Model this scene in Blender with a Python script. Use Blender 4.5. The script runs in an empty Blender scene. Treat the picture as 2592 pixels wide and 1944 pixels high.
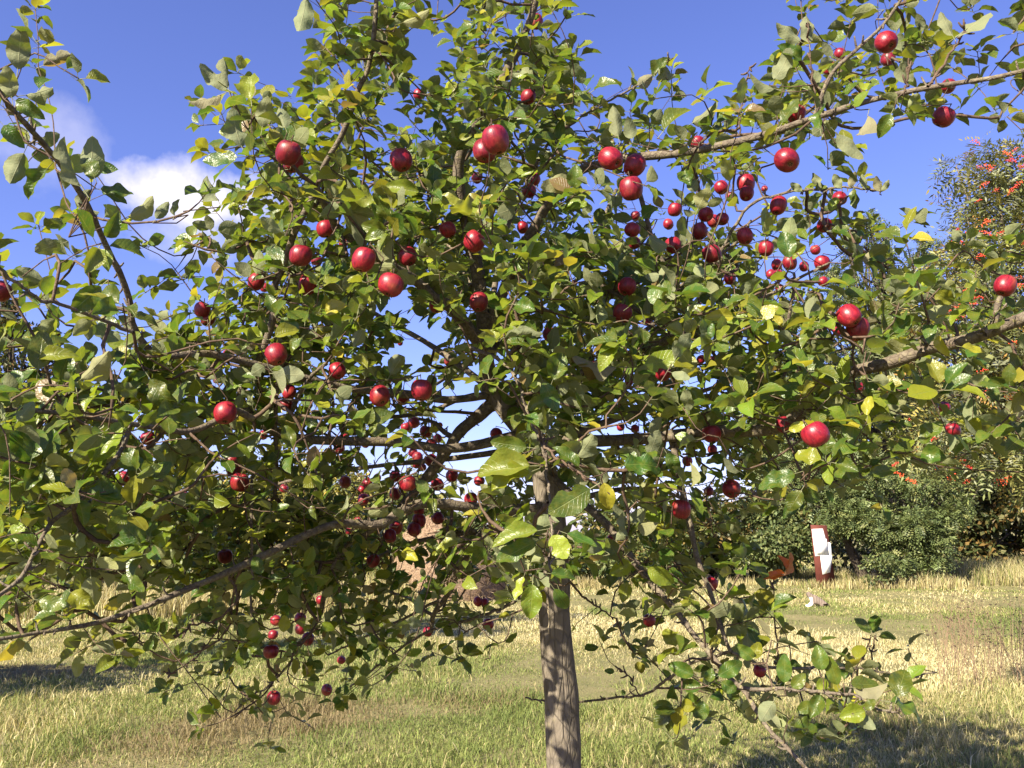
import bpy, math, random
import numpy as np
from mathutils import Vector, Matrix
from mathutils.kdtree import KDTree

SC = bpy.context.scene
COL = SC.collection
R = random.Random(11)
NR = np.random.default_rng(7)

# ------------------------------------------------------------------ camera
FPX = 2250.0                      # focal length in photo pixels (2592 wide)
PITCH = math.radians(9.3)
CAMZ = 1.6
cam_d = bpy.data.cameras.new('camera')
cam_d.sensor_width = 36.0
cam_d.lens = 36.0 * FPX / 2592.0
cam_d.clip_start = 0.05
cam_d.clip_end = 3000
cam = bpy.data.objects.new('camera', cam_d)
COL.objects.link(cam)
cam.location = (0, 0, CAMZ)
cam.rotation_euler = (math.radians(90) + PITCH, 0, 0)
SC.camera = cam

# ------------------------------------------------------------------ light
SUN_AZ, SUN_EL = math.radians(42), math.radians(35)      # sun behind the camera, to the left
sun_dir = Vector((-math.sin(SUN_AZ) * math.cos(SUN_EL), -math.cos(SUN_AZ) * math.cos(SUN_EL), math.sin(SUN_EL)))
sd = bpy.data.lights.new('sun', 'SUN')
sd.energy = 5.0
sd.angle = math.radians(0.5)
sd.color = (1.0, 0.90, 0.70)
sun = bpy.data.objects.new('sun', sd)
COL.objects.link(sun)
sun.rotation_euler = sun_dir.to_track_quat('Z', 'Y').to_euler()

W = bpy.data.worlds.new('World')
SC.world = W
W.use_nodes = True
wt = W.node_tree
wt.nodes.clear()
def wn(t, **kw):
    n = wt.nodes.new(t)
    for k, v in kw.items():
        setattr(n, k, v)
    return n
wl = wt.links.new
w_out = wn('ShaderNodeOutputWorld')
w_bg = wn('ShaderNodeBackground')
w_bg.inputs['Strength'].default_value = 0.050
wl(w_bg.outputs[0], w_out.inputs[0])
sky = wn('ShaderNodeTexSky', sky_type='NISHITA')
sky.sun_disc = False
sky.sun_elevation = SUN_EL
sky.sun_rotation = math.radians(180) + SUN_AZ
sky.air_density = 1.0
sky.dust_density = 0.35
sky.ozone_density = 1.6
w_mul = wn('ShaderNodeMix', data_type='RGBA', blend_type='MULTIPLY')
w_mul.inputs['Factor'].default_value = 1.0
wl(sky.outputs[0], w_mul.inputs['A'])
w_mul.inputs['B'].default_value = (0.93, 0.885, 1.48, 1)       # the phone camera's slightly violet blue
tc = wn('ShaderNodeTexCoord')
# fair-weather clouds: two soft heaps low in the left sky, edges broken by noise
def cloud_dir(px, py):
    v = Vector(((px - 1296) / FPX, math.cos(PITCH) + (py - 972) / FPX * math.sin(PITCH), math.sin(PITCH) - (py - 972) / FPX * math.cos(PITCH)))
    return v.normalized()
w_noise = wn('ShaderNodeTexNoise')
w_noise.inputs['Scale'].default_value = 13.0
w_noise.inputs['Detail'].default_value = 7.0
w_noise.inputs['Roughness'].default_value = 0.56
wl(tc.outputs['Generated'], w_noise.inputs['Vector'])
def mathn(op, a, b=None, c=None, clamp=False):
    n = wn('ShaderNodeMath', operation=op, use_clamp=clamp)
    for i, x in enumerate((a, b, c)):
        if x is None:
            continue
        if isinstance(x, (int, float)):
            n.inputs[i].default_value = x
        else:
            wl(x, n.inputs[i])
    return n.outputs[0]
def cloud_mask(px, py, su, sv, gain, amount):
    c = cloud_dir(px, py)
    r = Vector((c.y, -c.x, 0)).normalized()
    u = r.cross(c)
    def dot(vec):
        n = wn('ShaderNodeVectorMath', operation='DOT_PRODUCT')
        wl(tc.outputs['Generated'], n.inputs[0])
        n.inputs[1].default_value = vec
        return n.outputs['Value']
    a = mathn('DIVIDE', dot(r), su)
    b = mathn('DIVIDE', dot(u), sv)
    d2 = mathn('ADD', mathn('MULTIPLY', a, a), mathn('MULTIPLY', b, b))
    front = mathn('GREATER_THAN', dot(c), 0.5)
    nz = mathn('MULTIPLY', mathn('SUBTRACT', w_noise.outputs['Fac'], 0.5), gain)
    m = mathn('ADD', mathn('SUBTRACT', 1.0, d2), nz)
    m = mathn('MULTIPLY', m, 1.0, clamp=True)
    m = mathn('MULTIPLY', m, front)
    return mathn('MULTIPLY', m, amount)
m1 = cloud_mask(500, 500, 0.100, 0.045, 3.4, 1.0)
m2 = cloud_mask(120, 370, 0.060, 0.050, 3.4, 0.30)
m3 = cloud_mask(440, 600, 0.09, 0.035, 3.4, 0.40)
msum = mathn('MAXIMUM', mathn('MAXIMUM', m1, m2), m3)
w_mix = wn('ShaderNodeMix', data_type='RGBA')
wl(msum, w_mix.inputs['Factor'])
wl(w_mul.outputs['Result'], w_mix.inputs['A'])
w_mix.inputs['B'].default_value = (7.2, 6.9, 7.8, 1)
wl(w_mix.outputs['Result'], w_bg.inputs['Color'])

vs = SC.view_settings
vs.view_transform = 'Standard'
vs.look = 'None'
vs.exposure = 1.7
vs.gamma = 1.0
vs.use_curve_mapping = False
SC.cycles.max_bounces = 8
SC.cycles.transparent_max_bounces = 8
SC.cycles.sample_clamp_indirect = 4.0

# ------------------------------------------------------------------ helpers
CP, SP = math.cos(PITCH), math.sin(PITCH)
def ray(px, py):
    a, b = (px - 1296.0) / FPX, (py - 972.0) / FPX
    return np.array((a, CP + b * SP, SP - b * CP))
def at(px, py, Y):
    """the point seen at photo pixel (px, py) that lies Y metres ahead"""
    d = ray(px, py)
    return np.array((0, 0, CAMZ)) + d * (Y / d[1])
def metres(px_len, px, py, Y):
    return px_len * (Y / ray(px, py)[1]) / FPX
def ground_at(px, py):
    d = ray(px, py)
    t = -CAMZ / d[2]
    return np.array((d[0] * t, d[1] * t, 0.0))
def project(P):
    P = np.asarray(P, float) - np.array((0, 0, CAMZ))
    dep = P[..., 1] * CP + P[..., 2] * SP
    up = -P[..., 1] * SP + P[..., 2] * CP
    return 1296 + FPX * P[..., 0] / dep, 972 - FPX * up / dep, dep

def tag(o, label=None, cat=None, group=None, kind=None):
    if label: o['label'] = label
    if cat: o['category'] = cat
    if group: o['group'] = group
    if kind: o['kind'] = kind
    return o
def empty(name, loc, **kw):
    o = bpy.data.objects.new(name, None)
    o.empty_display_size = 0.1
    o.location = loc
    COL.objects.link(o)
    return tag(o, **kw)
def link(name, me, mat=None, parent=None, **kw):
    o = bpy.data.objects.new(name, me)
    COL.objects.link(o)
    if mat is not None and not me.materials:
        me.materials.append(mat)
    if parent is not None:
        o.parent = parent
        o.matrix_parent_inverse = Matrix.Translation(-Vector(parent.location))
    return tag(o, **kw)
def npmesh(name, V, F, tint=None, uv=None, smooth=False):
    """V (n,3); F (m,k) index array of one face size, or a list of such arrays"""
    Fs = F if isinstance(F, list) else [F]
    me = bpy.data.meshes.new(name)
    V = np.ascontiguousarray(V, dtype=np.float32)
    me.vertices.add(len(V))
    me.vertices.foreach_set('co', V.ravel())
    li = np.concatenate([np.asarray(f).ravel() for f in Fs]).astype(np.int32)
    cnt = np.concatenate([np.full(len(f), np.asarray(f).shape[1], np.int32) for f in Fs])
    st = np.concatenate(([0], np.cumsum(cnt)[:-1])).astype(np.int32)
    me.loops.add(len(li))
    me.loops.foreach_set('vertex_index', li)
    me.polygons.add(len(cnt))
    me.polygons.foreach_set('loop_start', st)
    if smooth:
        me.polygons.foreach_set('use_smooth', np.ones(len(cnt), bool))
    me.update(calc_edges=True)
    if tint is not None:
        a = me.attributes.new('tint', 'FLOAT_COLOR', 'POINT')
        c = np.ones((len(V), 4), np.float32)
        c[:, :3] = tint
        a.data.foreach_set('color', c.ravel())
    if uv is not None:
        a = me.uv_layers.new(name='leaf_uv')
        a.data.foreach_set('uv', np.ascontiguousarray(uv[li], np.float32).ravel())
    return me
def norm(v):
    v = np.asarray(v, float)
    return v / np.maximum(np.linalg.norm(v, axis=-1, keepdims=True), 1e-9)

def catmull(P, n=6):
    P = [np.asarray(p, float) for p in P]
    Q = [2 * P[0] - P[1]] + P + [2 * P[-1] - P[-2]]
    out = []
    for i in range(1, len(Q) - 2):
        a, b, c, d = Q[i - 1], Q[i], Q[i + 1], Q[i + 2]
        for k in range(n):
            t = k / n
            out.append(0.5 * (2 * b + (c - a) * t + (2 * a - 5 * b + 4 * c - d) * t * t + (3 * b - a - 3 * c + d) * t ** 3))
    out.append(Q[-2])
    return np.array(out)

def tube(P, rad, sides=8, rough=0.0, cap=True):
    """tapered tube along P; returns V, quads"""
    P = np.asarray(P, float)
    n = len(P)
    rad = np.broadcast_to(np.asarray(rad, float), (n,))
    T = norm(np.gradient(P, axis=0))
    ref = np.array((0.0, 0.0, 1.0)) if abs(T[0][2]) < 0.8 else np.array((1.0, 0.0, 0.0))
    u = norm(np.cross(T[0], ref))
    V = []
    for i in range(n):
        u = u - T[i] * np.dot(u, T[i])
        u = norm(u)
        w = np.cross(T[i], u)
        ang = np.arange(sides) * 2 * math.pi / sides
        rr = rad[i] * (1 + rough * NR.uniform(-1, 1, sides))
        V.append(P[i] + np.outer(np.cos(ang) * rr, u) + np.outer(np.sin(ang) * rr, w))
    V = np.concatenate(V)
    F = []
    for i in range(n - 1):
        for k in range(sides):
            k2 = (k + 1) % sides
            F.append((i * sides + k, i * sides + k2, (i + 1) * sides + k2, (i + 1) * sides + k))
    if cap:
        V = np.concatenate((V, [P[-1] + T[-1] * rad[-1] * 0.6]))
        tip = len(V) - 1
        b = (n - 1) * sides
        for k in range(sides):
            F.append((b + k, b + (k + 1) % sides, tip, tip))
    F = [f if f[2] != f[3] else f[:3] for f in F]
    q = np.array([f for f in F if len(f) == 4])
    t = np.array([f for f in F if len(f) == 3]).reshape(-1, 3)
    return V, q, t
class Bag:
    def __init__(s):
        s.V, s.Q, s.T, s.n = [], [], [], 0
    def add(s, V, q, t=None):
        s.V.append(V)
        if q is not None and len(q): s.Q.append(np.asarray(q) + s.n)
        if t is not None and len(t): s.T.append(np.asarray(t) + s.n)
        s.n += len(V)
    def mesh(s, name, smooth=True):
        F = []
        if s.Q: F.append(np.concatenate(s.Q))
        if s.T: F.append(np.concatenate(s.T))
        return npmesh(name, np.concatenate(s.V), F, smooth=smooth)

# ------------------------------------------------------------------ materials
class M:
    def __init__(s, name):
        s.m = bpy.data.materials.new(name)
        s.m.use_nodes = True
        s.t = s.m.node_tree
        s.t.nodes.clear()
        s.out = s.n('ShaderNodeOutputMaterial')
    def n(s, typ, **kw):
        nd = s.t.nodes.new(typ)
        for k, v in kw.items():
            setattr(nd, k, v)
        return nd
    def l(s, a, b): s.t.links.new(a, b)
    def val(s, sock, v):
        if isinstance(v, (int, float, tuple, list)):
            sock.default_value = v
        else:
            s.l(v, sock)
    def math(s, op, a, b=None, clamp=False):
        n = s.n('ShaderNodeMath', operation=op, use_clamp=clamp)
        s.val(n.inputs[0], a)
        if b is not None: s.val(n.inputs[1], b)
        return n.outputs[0]
    def mix(s, f, a, b, blend='MIX'):
        n = s.n('ShaderNodeMix', data_type='RGBA', blend_type=blend)
        s.val(n.inputs['Factor'], f)
        s.val(n.inputs['A'], a if not isinstance(a, tuple) or len(a) == 4 else a + (1,))
        s.val(n.inputs['B'], b if not isinstance(b, tuple) or len(b) == 4 else b + (1,))
        return n.outputs['Result']
    def noise(s, vec, scale, detail=4, rough=0.55):
        n = s.n('ShaderNodeTexNoise')
        if vec is not None: s.l(vec, n.inputs['Vector'])
        n.inputs['Scale'].default_value = scale
        n.inputs['Detail'].default_value = detail
        n.inputs['Roughness'].default_value = rough
        return n.outputs['Fac']
    def ramp(s, f, stops):
        n = s.n('ShaderNodeValToRGB')
        s.l(f, n.inputs[0])
        e = n.color_ramp.elements
        while len(e) > 1: e.remove(e[-1])
        for i, (p, c) in enumerate(stops):
            x = e[0] if i == 0 else e.new(p)
            x.position = p
            x.color = c + (1,) if len(c) == 3 else c
        return n.outputs[0]
    def bump(s, h, strength=0.4, dist=0.01):
        n = s.n('ShaderNodeBump')
        n.inputs['Strength'].default_value = strength
        n.inputs['Distance'].default_value = dist
        s.l(h, n.inputs['Height'])
        return n.outputs[0]
    def principled(s, color, rough=0.6, spec=0.4, normal=None):
        n = s.n('ShaderNodeBsdfPrincipled')
        s.val(n.inputs['Base Color'], color if not isinstance(color, tuple) or len(color) == 4 else color + (1,))
        s.val(n.inputs['Roughness'], rough)
        s.val(n.inputs['Specular IOR Level'], spec)
        if normal is not None: s.l(normal, n.inputs['Normal'])
        return n
    def done(s, shader):
        s.l(shader, s.out.inputs[0])
        return s.m

def leaf_material(name, attr_type):
    m = M(name)
    at_ = m.n('ShaderNodeAttribute', attribute_type=attr_type, attribute_name='tint')
    uvn = m.n('ShaderNodeUVMap', uv_map='leaf_uv')
    sep = m.n('ShaderNodeSeparateXYZ')
    m.l(uvn.outputs[0], sep.inputs[0])
    u = m.math('ABSOLUTE', m.math('MULTIPLY', m.math('SUBTRACT', sep.outputs[0], 0.5), 2.0))
    v = sep.outputs[1]
    geo = m.n('ShaderNodeNewGeometry')
    # side veins run from the midrib up to the margin
    ph = m.math('SUBTRACT', m.math('MULTIPLY', v, 9.0), m.math('MULTIPLY', u, 2.2))
    fr = m.math('ABSOLUTE', m.math('SUBTRACT', m.math('FRACT', ph), 0.5))
    side = m.math('MULTIPLY', m.math('SUBTRACT', 0.10, fr, clamp=True), 8.0, clamp=True)
    rib = m.math('MULTIPLY', m.math('SUBTRACT', 0.055, u, clamp=True), 25.0, clamp=True)
    veins = m.math('MAXIMUM', m.math('MULTIPLY', side, 0.45), rib)
    pos = geo.outputs['Position']
    blotch = m.noise(pos, 70.0, 3)
    spot = m.noise(pos, 260.0, 2)
    base = at_.outputs['Color']
    c = m.mix(m.math('MULTIPLY', m.math('SUBTRACT', blotch, 0.42, clamp=True), 2.2, clamp=True), base, m.mix(0.38, base, (0.30, 0.24, 0.03)))
    c = m.mix(m.math('MULTIPLY', m.math('SUBTRACT', spot, 0.68, clamp=True), 9.0, clamp=True), c, (0.10, 0.055, 0.02))
    c = m.mix(m.math('MULTIPLY', veins, 0.40), c, (0.25, 0.29, 0.09))
    under = m.mix(0.62, c, (0.30, 0.31, 0.19))
    under = m.mix(m.math('MULTIPLY', veins, 0.35), under, (0.42, 0.40, 0.24))
    col = m.mix(geo.outputs['Backfacing'], c, under)
    rough = m.math('ADD', 0.36, m.math('MULTIPLY', geo.outputs['Backfacing'], 0.42))
    h = m.math('ADD', m.math('MULTIPLY', veins, -1.0), m.math('MULTIPLY', m.noise(pos, 110.0, 2), 1.6))
    nb = m.bump(h, 0.55, 0.0022)
    p = m.principled(col, rough, 0.5, nb)
    tr = m.n('ShaderNodeBsdfTranslucent')
    m.l(m.mix(0.5, c, m.mix(1.0, c, (1.9, 1.75, 0.5), 'MULTIPLY')), tr.inputs['Color'])
    mx = m.n('ShaderNodeMixShader')
    mx.inputs[0].default_value = 0.42
    m.l(p.outputs[0], mx.inputs[1])
    m.l(tr.outputs[0], mx.inputs[2])
    return m.done(mx.outputs[0])
MAT_LEAF_OBJ = leaf_material('apple_leaf', 'OBJECT')
MAT_LEAF = leaf_material('apple_foliage', 'GEOMETRY')

def tint_material(name, trans=0.25, rough=0.6, spec=0.3):
    m = M(name)
    a = m.n('ShaderNodeAttribute', attribute_type='GEOMETRY', attribute_name='tint')
    p = m.principled(a.outputs['Color'], rough, spec)
    tr = m.n('ShaderNodeBsdfTranslucent')
    m.l(m.mix(1.0, a.outputs['Color'], (1.3, 1.25, 0.7), 'MULTIPLY'), tr.inputs['Color'])
    mx = m.n('ShaderNodeMixShader')
    mx.inputs[0].default_value = trans
    m.l(p.outputs[0], mx.inputs[1])
    m.l(tr.outputs[0], mx.inputs[2])
    return m.done(mx.outputs[0])
MAT_BGLEAF = tint_material('shrub_leaf', 0.22, 0.5, 0.35)
MAT_GRASS = tint_material('grass_blade', 0.30, 0.7, 0.2)

def bark_material(name, c1, c2, c3, scale, lichen=0.5, stretch=0.25, bumpd=0.008):
    m = M(name)
    co = m.n('ShaderNodeTexCoord')
    mp = m.n('ShaderNodeMapping')
    mp.inputs['Scale'].default_value = (1, 1, stretch)
    m.l(co.outputs['Object'], mp.inputs['Vector'])
    f = m.noise(mp.outputs[0], scale, 6, 0.6)
    fine = m.noise(mp.outputs[0], scale * 5, 4, 0.6)
    vor = m.n('ShaderNodeTexVoronoi', feature='DISTANCE_TO_EDGE')
    m.l(mp.outputs[0], vor.inputs['Vector'])
    vor.inputs['Scale'].default_value = scale * 1.3
    crack = m.math('SUBTRACT', 1.0, m.math('MULTIPLY', vor.outputs['Distance'], 7.0, clamp=True))
    col = m.ramp(f, [(0.3, c1), (0.5, c2), (0.72, c3)])
    col = m.mix(m.math('MULTIPLY', fine, 0.35), col, (0.05, 0.04, 0.03))
    col = m.mix(m.math('MULTIPLY', crack, 0.35), col, (0.035, 0.028, 0.022))
    if lichen:
        ln = m.noise(co.outputs['Object'], scale * 1.6, 5, 0.65)
        col = m.mix(m.math('MULTIPLY', m.math('SUBTRACT', ln, 0.56, clamp=True), 7.0 * lichen, clamp=True), col, (0.24, 0.22, 0.07))
    h = m.math('SUBTRACT', m.math('ADD', f, m.math('MULTIPLY', fine, 0.6)), m.math('MULTIPLY', crack, 0.5))
    return m.done(m.principled(col, 0.85, 0.15, m.bump(h, 0.8, bumpd)).outputs[0])
MAT_TRUNK = bark_material('apple_bark', (0.150, 0.125, 0.098), (0.19, 0.160, 0.126), (0.235, 0.20, 0.158), 30.0, 0.2, 0.30)
MAT_BRANCH = bark_material('branch_bark', (0.085, 0.066, 0.050), (0.15, 0.12, 0.092), (0.23, 0.20, 0.145), 48.0, 0.7, 1.0, 0.003)
MAT_TWIG = bark_material('twig_bark', (0.065, 0.042, 0.030), (0.11, 0.07, 0.05), (0.17, 0.125, 0.09), 60.0, 0.15, 1.0, 0.001)
MAT_DARKBARK = bark_material('robinia_bark', (0.045, 0.037, 0.03), (0.085, 0.068, 0.052), (0.13, 0.105, 0.08), 9.0, 0.2, 0.3, 0.02)

# ------------------------------------------------------------------ ground and grass
def wob(x, y, s, seed):
    r = np.random.default_rng(seed)
    o = np.zeros_like(x)
    for k in range(7):
        a = r.uniform(0, 2 * math.pi)
        f = s * r.uniform(0.6, 2.4)
        o += np.sin((x * math.cos(a) + y * math.sin(a)) * f + r.uniform(0, 6.3)) / (0.7 + 0.35 * f / s)
    return o / 2.2
def green_strip(x, y):
    """the mown greener track that crosses the meadow to the right"""
    yc = 15.6 + 0.10 * (8.0 - x) * 3.0 * (x < 8) + 0.4 * np.sin(x * 0.7)
    return np.exp(-((y - yc) / 1.3) ** 2) * (x > 1.5)
def ground_z(x, y):
    return 0.03 * np.sin(x * 0.7 + 0.4) * np.sin(y * 0.55) * np.clip((y - 4) / 6, 0, 1)
nx, ny = 90, 90
gx = np.linspace(-1, 1, nx); gx = np.sign(gx) * (np.abs(gx) ** 2.6) * 420
gy = np.linspace(0, 1, ny); gy = -60 + 10 * gy + (gy ** 3.0) * 700
GX, GY = np.meshgrid(gx, gy)
GV = np.stack((GX.ravel(), GY.ravel(), ground_z(GX, GY).ravel() * (np.abs(GX.ravel()) < 60)), 1)
idx = np.arange(nx * ny).reshape(ny, nx)
GF = np.stack((idx[:-1, :-1].ravel(), idx[:-1, 1:].ravel(), idx[1:, 1:].ravel(), idx[1:, :-1].ravel()), 1)
mg = M('meadow_soil')
co = mg.n('ShaderNodeNewGeometry').outputs['Position']
n1 = mg.noise(co, 1.1, 8, 0.72); n2 = mg.noise(co, 7.0, 6, 0.7); n3 = mg.noise(co, 40.0, 5, 0.75)
c = mg.ramp(n1, [(0.32, (0.12, 0.14, 0.045)), (0.48, (0.20, 0.19, 0.075)), (0.64, (0.30, 0.255, 0.12))])
c = mg.mix(mg.math('MULTIPLY', mg.math('SUBTRACT', n2, 0.45, clamp=True), 1.6, clamp=True), c, (0.18, 0.145, 0.08))
c = mg.mix(mg.math('MULTIPLY', mg.math('SUBTRACT', n3, 0.35, clamp=True), 2.0, clamp=True), mg.mix(0.35, c, (0.05, 0.05, 0.02)), mg.mix(0.5, c, (0.38, 0.32, 0.17)))
link('ground', npmesh('ground', GV, GF, smooth=True), mg.done(mg.principled(c, 0.95, 0.1, mg.bump(n3, 0.8, 0.03)).outputs[0]), kind='structure')

def blades(x, y, h, w, lean, tint, z=None):
    n = len(x)
    a = NR.uniform(0, 2 * math.pi, n)
    la = NR.uniform(0, 2 * math.pi, n)
    dx, dy = np.cos(la) * lean * h, np.sin(la) * lean * h
    sx, sy = np.cos(a) * w / 2, np.sin(a) * w / 2
    z = ground_z(x, y) - 0.01 if z is None else z
    V = np.empty((n, 5, 3), np.float32)
    V[:, 0] = np.stack((x - sx, y - sy, z), 1)
    V[:, 1] = np.stack((x + sx, y + sy, z), 1)
    V[:, 2] = np.stack((x + dx * 0.32 + sx * 0.8, y + dy * 0.32 + sy * 0.8, z + h * 0.60), 1)
    V[:, 3] = np.stack((x + dx * 0.32 - sx * 0.8, y + dy * 0.32 - sy * 0.8, z + h * 0.60), 1)
    k = np.sqrt(np.clip(1 - lean ** 2 * 0.55, 0.12, 1))
    V[:, 4] = np.stack((x + dx, y + dy, z + h * k), 1)
    b = np.arange(n)[:, None] * 5
    Q = b + np.array([[0, 1, 2, 3]])
    T = b + np.array([[3, 2, 4]])
    return V.reshape(-1, 3), Q, T, np.repeat(tint, 5, axis=0)
STRAW = np.array((0.40, 0.345, 0.165)); PALE = np.array((0.55, 0.49, 0.285)); GREEN = np.array((0.205, 0.235, 0.070))
LUSH = np.array((0.145, 0.185, 0.052)); BROWN = np.array((0.24, 0.19, 0.10))
def meadow_tint(x, y):
    n = len(x)
    g = wob(x, y, 0.55, 3) * 0.5 + wob(x, y, 2.1, 5) * 0.35 + NR.normal(0, 0.42, n)
    br = wob(x, y, 1.1, 9) + NR.normal(0, 0.35, n)
    strip = green_strip(x, y)
    # drier towards the right and far side, greener and browner nearby
    g = g + 0.05 + 1.2 * strip + 0.22 * np.exp(-((y - 7) / 3.0) ** 2)
    t = np.where((g > 0.16)[:, None], GREEN, STRAW)
    t = np.where((g > 0.95)[:, None], LUSH, t)
    t = np.where(((g < -0.35) & (NR.random(n) < 0.75))[:, None], PALE, t)
    t = np.where(((br > 0.95) & (y < 11))[:, None], BROWN, t)
    return t * NR.uniform(0.75, 1.2, (n, 1)), strip
def scatter(y0, y1, dens):
    out = []
    area = 0.5 * (y0 + y1) * (y1 - y0) * 1.36
    n = int(area * dens)
    y = np.sqrt(NR.uniform(y0 ** 2, y1 ** 2, n))
    x = NR.uniform(-0.68, 0.68, n) * y
    return x, y
parts = []
for y0, y1, dens, w in ((5.9, 9, 5600, 0.0062), (9, 14, 2300, 0.0085), (14, 21, 800, 0.015), (21, 34, 260, 0.025), (34, 60, 60, 0.04)):
    x, y = scatter(y0, y1, dens)
    clump = wob(x, y, 4.5, 21)
    keep = NR.random(len(x)) < np.clip(0.82 + 0.35 * clump, 0.35, 1)
    x, y = x[keep], y[keep]
    t, strip = meadow_tint(x, y)
    dry = t[:, 0] > t[:, 1]
    h = np.where(y > 9, 0.8, 1.0) * NR.gamma(2.0, 0.017, len(x)) * np.where(dry, 1.2, 1.0) * np.clip(0.85 + 0.55 * wob(x, y, 3.2, 31) + 0.25 * wob(x, y, 0.9, 33), 0.45, 2.3) + 0.02
    parts.append(blades(x, y, h, w * NR.uniform(0.6, 1.3, len(x)), NR.uniform(0.2, 1.25, len(x)), t))
def join_blades(parts):
    V, Q, T, C, o = [], [], [], [], 0
    for v, q, t, c in parts:
        V.append(v); Q.append(q + o); T.append(t + o); C.append(c); o += len(v)
    return np.concatenate(V), [np.concatenate(Q), np.concatenate(T)], np.concatenate(C)
v, f, c = join_blades(parts)
link('grass', npmesh('grass', v, f, c), MAT_GRASS, label='short mown meadow grass, straw yellow mixed with green', cat='grass', kind='stuff')

def patch(cx, cy, rx, ry, n, h0, h1, mix, w=0.012, lean=0.55):
    r = np.sqrt(NR.random(n)); a = NR.uniform(0, 2 * math.pi, n)
    x, y = cx + rx * r * np.cos(a), cy + ry * r * np.sin(a)
    k = NR.random(n)
    cols = np.array([m_[1] for m_ in mix]); ws = np.cumsum([m_[0] for m_ in mix])
    t = cols[np.clip(np.searchsorted(ws / ws[-1], k), 0, len(mix) - 1)] * NR.uniform(0.7, 1.2, (n, 1))
    h = NR.uniform(h0, h1, n) * np.clip(1.15 - r * 0.5, 0.3, 1)
    return blades(x, y, h, w * NR.uniform(0.6, 1.3, n), NR.uniform(0.05, lean, n), t)
TALL = [(5, STRAW), (3, PALE), (4, GREEN), (2, BROWN)]
DRY = [(5, STRAW), (3, PALE), (1, GREEN), (2, BROWN)]
tall = []
for px, py, rx, ry, n, h0, h1, mx in (
        (2330, 1490, 1.6, 0.8, 1500, 0.15, 0.55, DRY), (2480, 1478, 1.6, 1.2, 2600, 0.35, 0.95, TALL), (2600, 1470, 1.5, 1.2, 2200, 0.4, 1.05, TALL),
        (2400, 1462, 1.5, 1.0, 1800, 0.4, 0.9, TALL), (2200, 1490, 1.5, 0.6, 1200, 0.1, 0.45, DRY), (2120, 1470, 0.9, 0.6, 900, 0.2, 0.5, TALL), (2090, 1489, 0.7, 0.25, 900, 0.12, 0.38, TALL),
        (2030, 1462, 0.9, 0.6, 700, 0.2, 0.45, TALL), (1900, 1480, 2.0, 0.5, 900, 0.1, 0.35, DRY), (1650, 1487, 2.4, 0.6, 1300, 0.15, 0.5, DRY),
        (1480, 1490, 1.2, 0.6, 900, 0.15, 0.5, DRY), (780, 1545, 1.6, 0.9, 2400, 0.3, 0.85, DRY), (560, 1550, 1.5, 0.9, 2200, 0.3, 0.8, DRY),
        (330, 1560, 1.5, 0.8, 2200, 0.3, 0.85, DRY), (130, 1560, 1.5, 0.8, 1900, 0.3, 0.8, DRY), (-60, 1560, 1.5, 0.8, 1500, 0.3, 0.8, DRY),
        (940, 1525, 1.2, 0.6, 1600, 0.3, 0.8, TALL), (1200, 1510, 1.2, 0.5, 1000, 0.15, 0.45, DRY)):
    g = ground_at(px, py)
    tall.append(patch(g[0], g[1], rx, ry, n, h0, h1, mx, w=0.016))
v, f, c = join_blades(tall)
link('tall_grass', npmesh('tall_grass', v, f, c), MAT_GRASS, label='tall dry grass along the foot of the bushes', cat='tall grass', kind='stuff')

# ------------------------------------------------------------------ background shrubs and trees
def rhombs(P, A, N, L, Wd, tint):
    """leaf-shaped rhombs folded a little along the midrib"""
    A = norm(A); S = norm(np.cross(A, N)); N = np.cross(S, A)
    n = len(P)
    V = np.empty((n, 4, 3), np.float32)
    V[:, 0] = P
    V[:, 1] = P + A * (L * 0.45)[:, None] + S * (Wd / 2)[:, None] + N * (Wd * 0.12)[:, None]
    V[:, 2] = P + A * L[:, None]
    V[:, 3] = P + A * (L * 0.45)[:, None] - S * (Wd / 2)[:, None] + N * (Wd * 0.12)[:, None]
    F = np.arange(n)[:, None] * 4 + np.array([[0, 1, 2, 3]])
    return V.reshape(-1, 3), F, np.repeat(tint, 4, axis=0)
def pick(cols, n):
    cs = np.array([c[1] for c in cols]); ws = np.cumsum([c[0] for c in cols], dtype=float)
    return cs[np.clip(np.searchsorted(ws / ws[-1], NR.random(n)), 0, len(cs) - 1)] * NR.uniform(0.72, 1.25, (n, 1))
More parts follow.
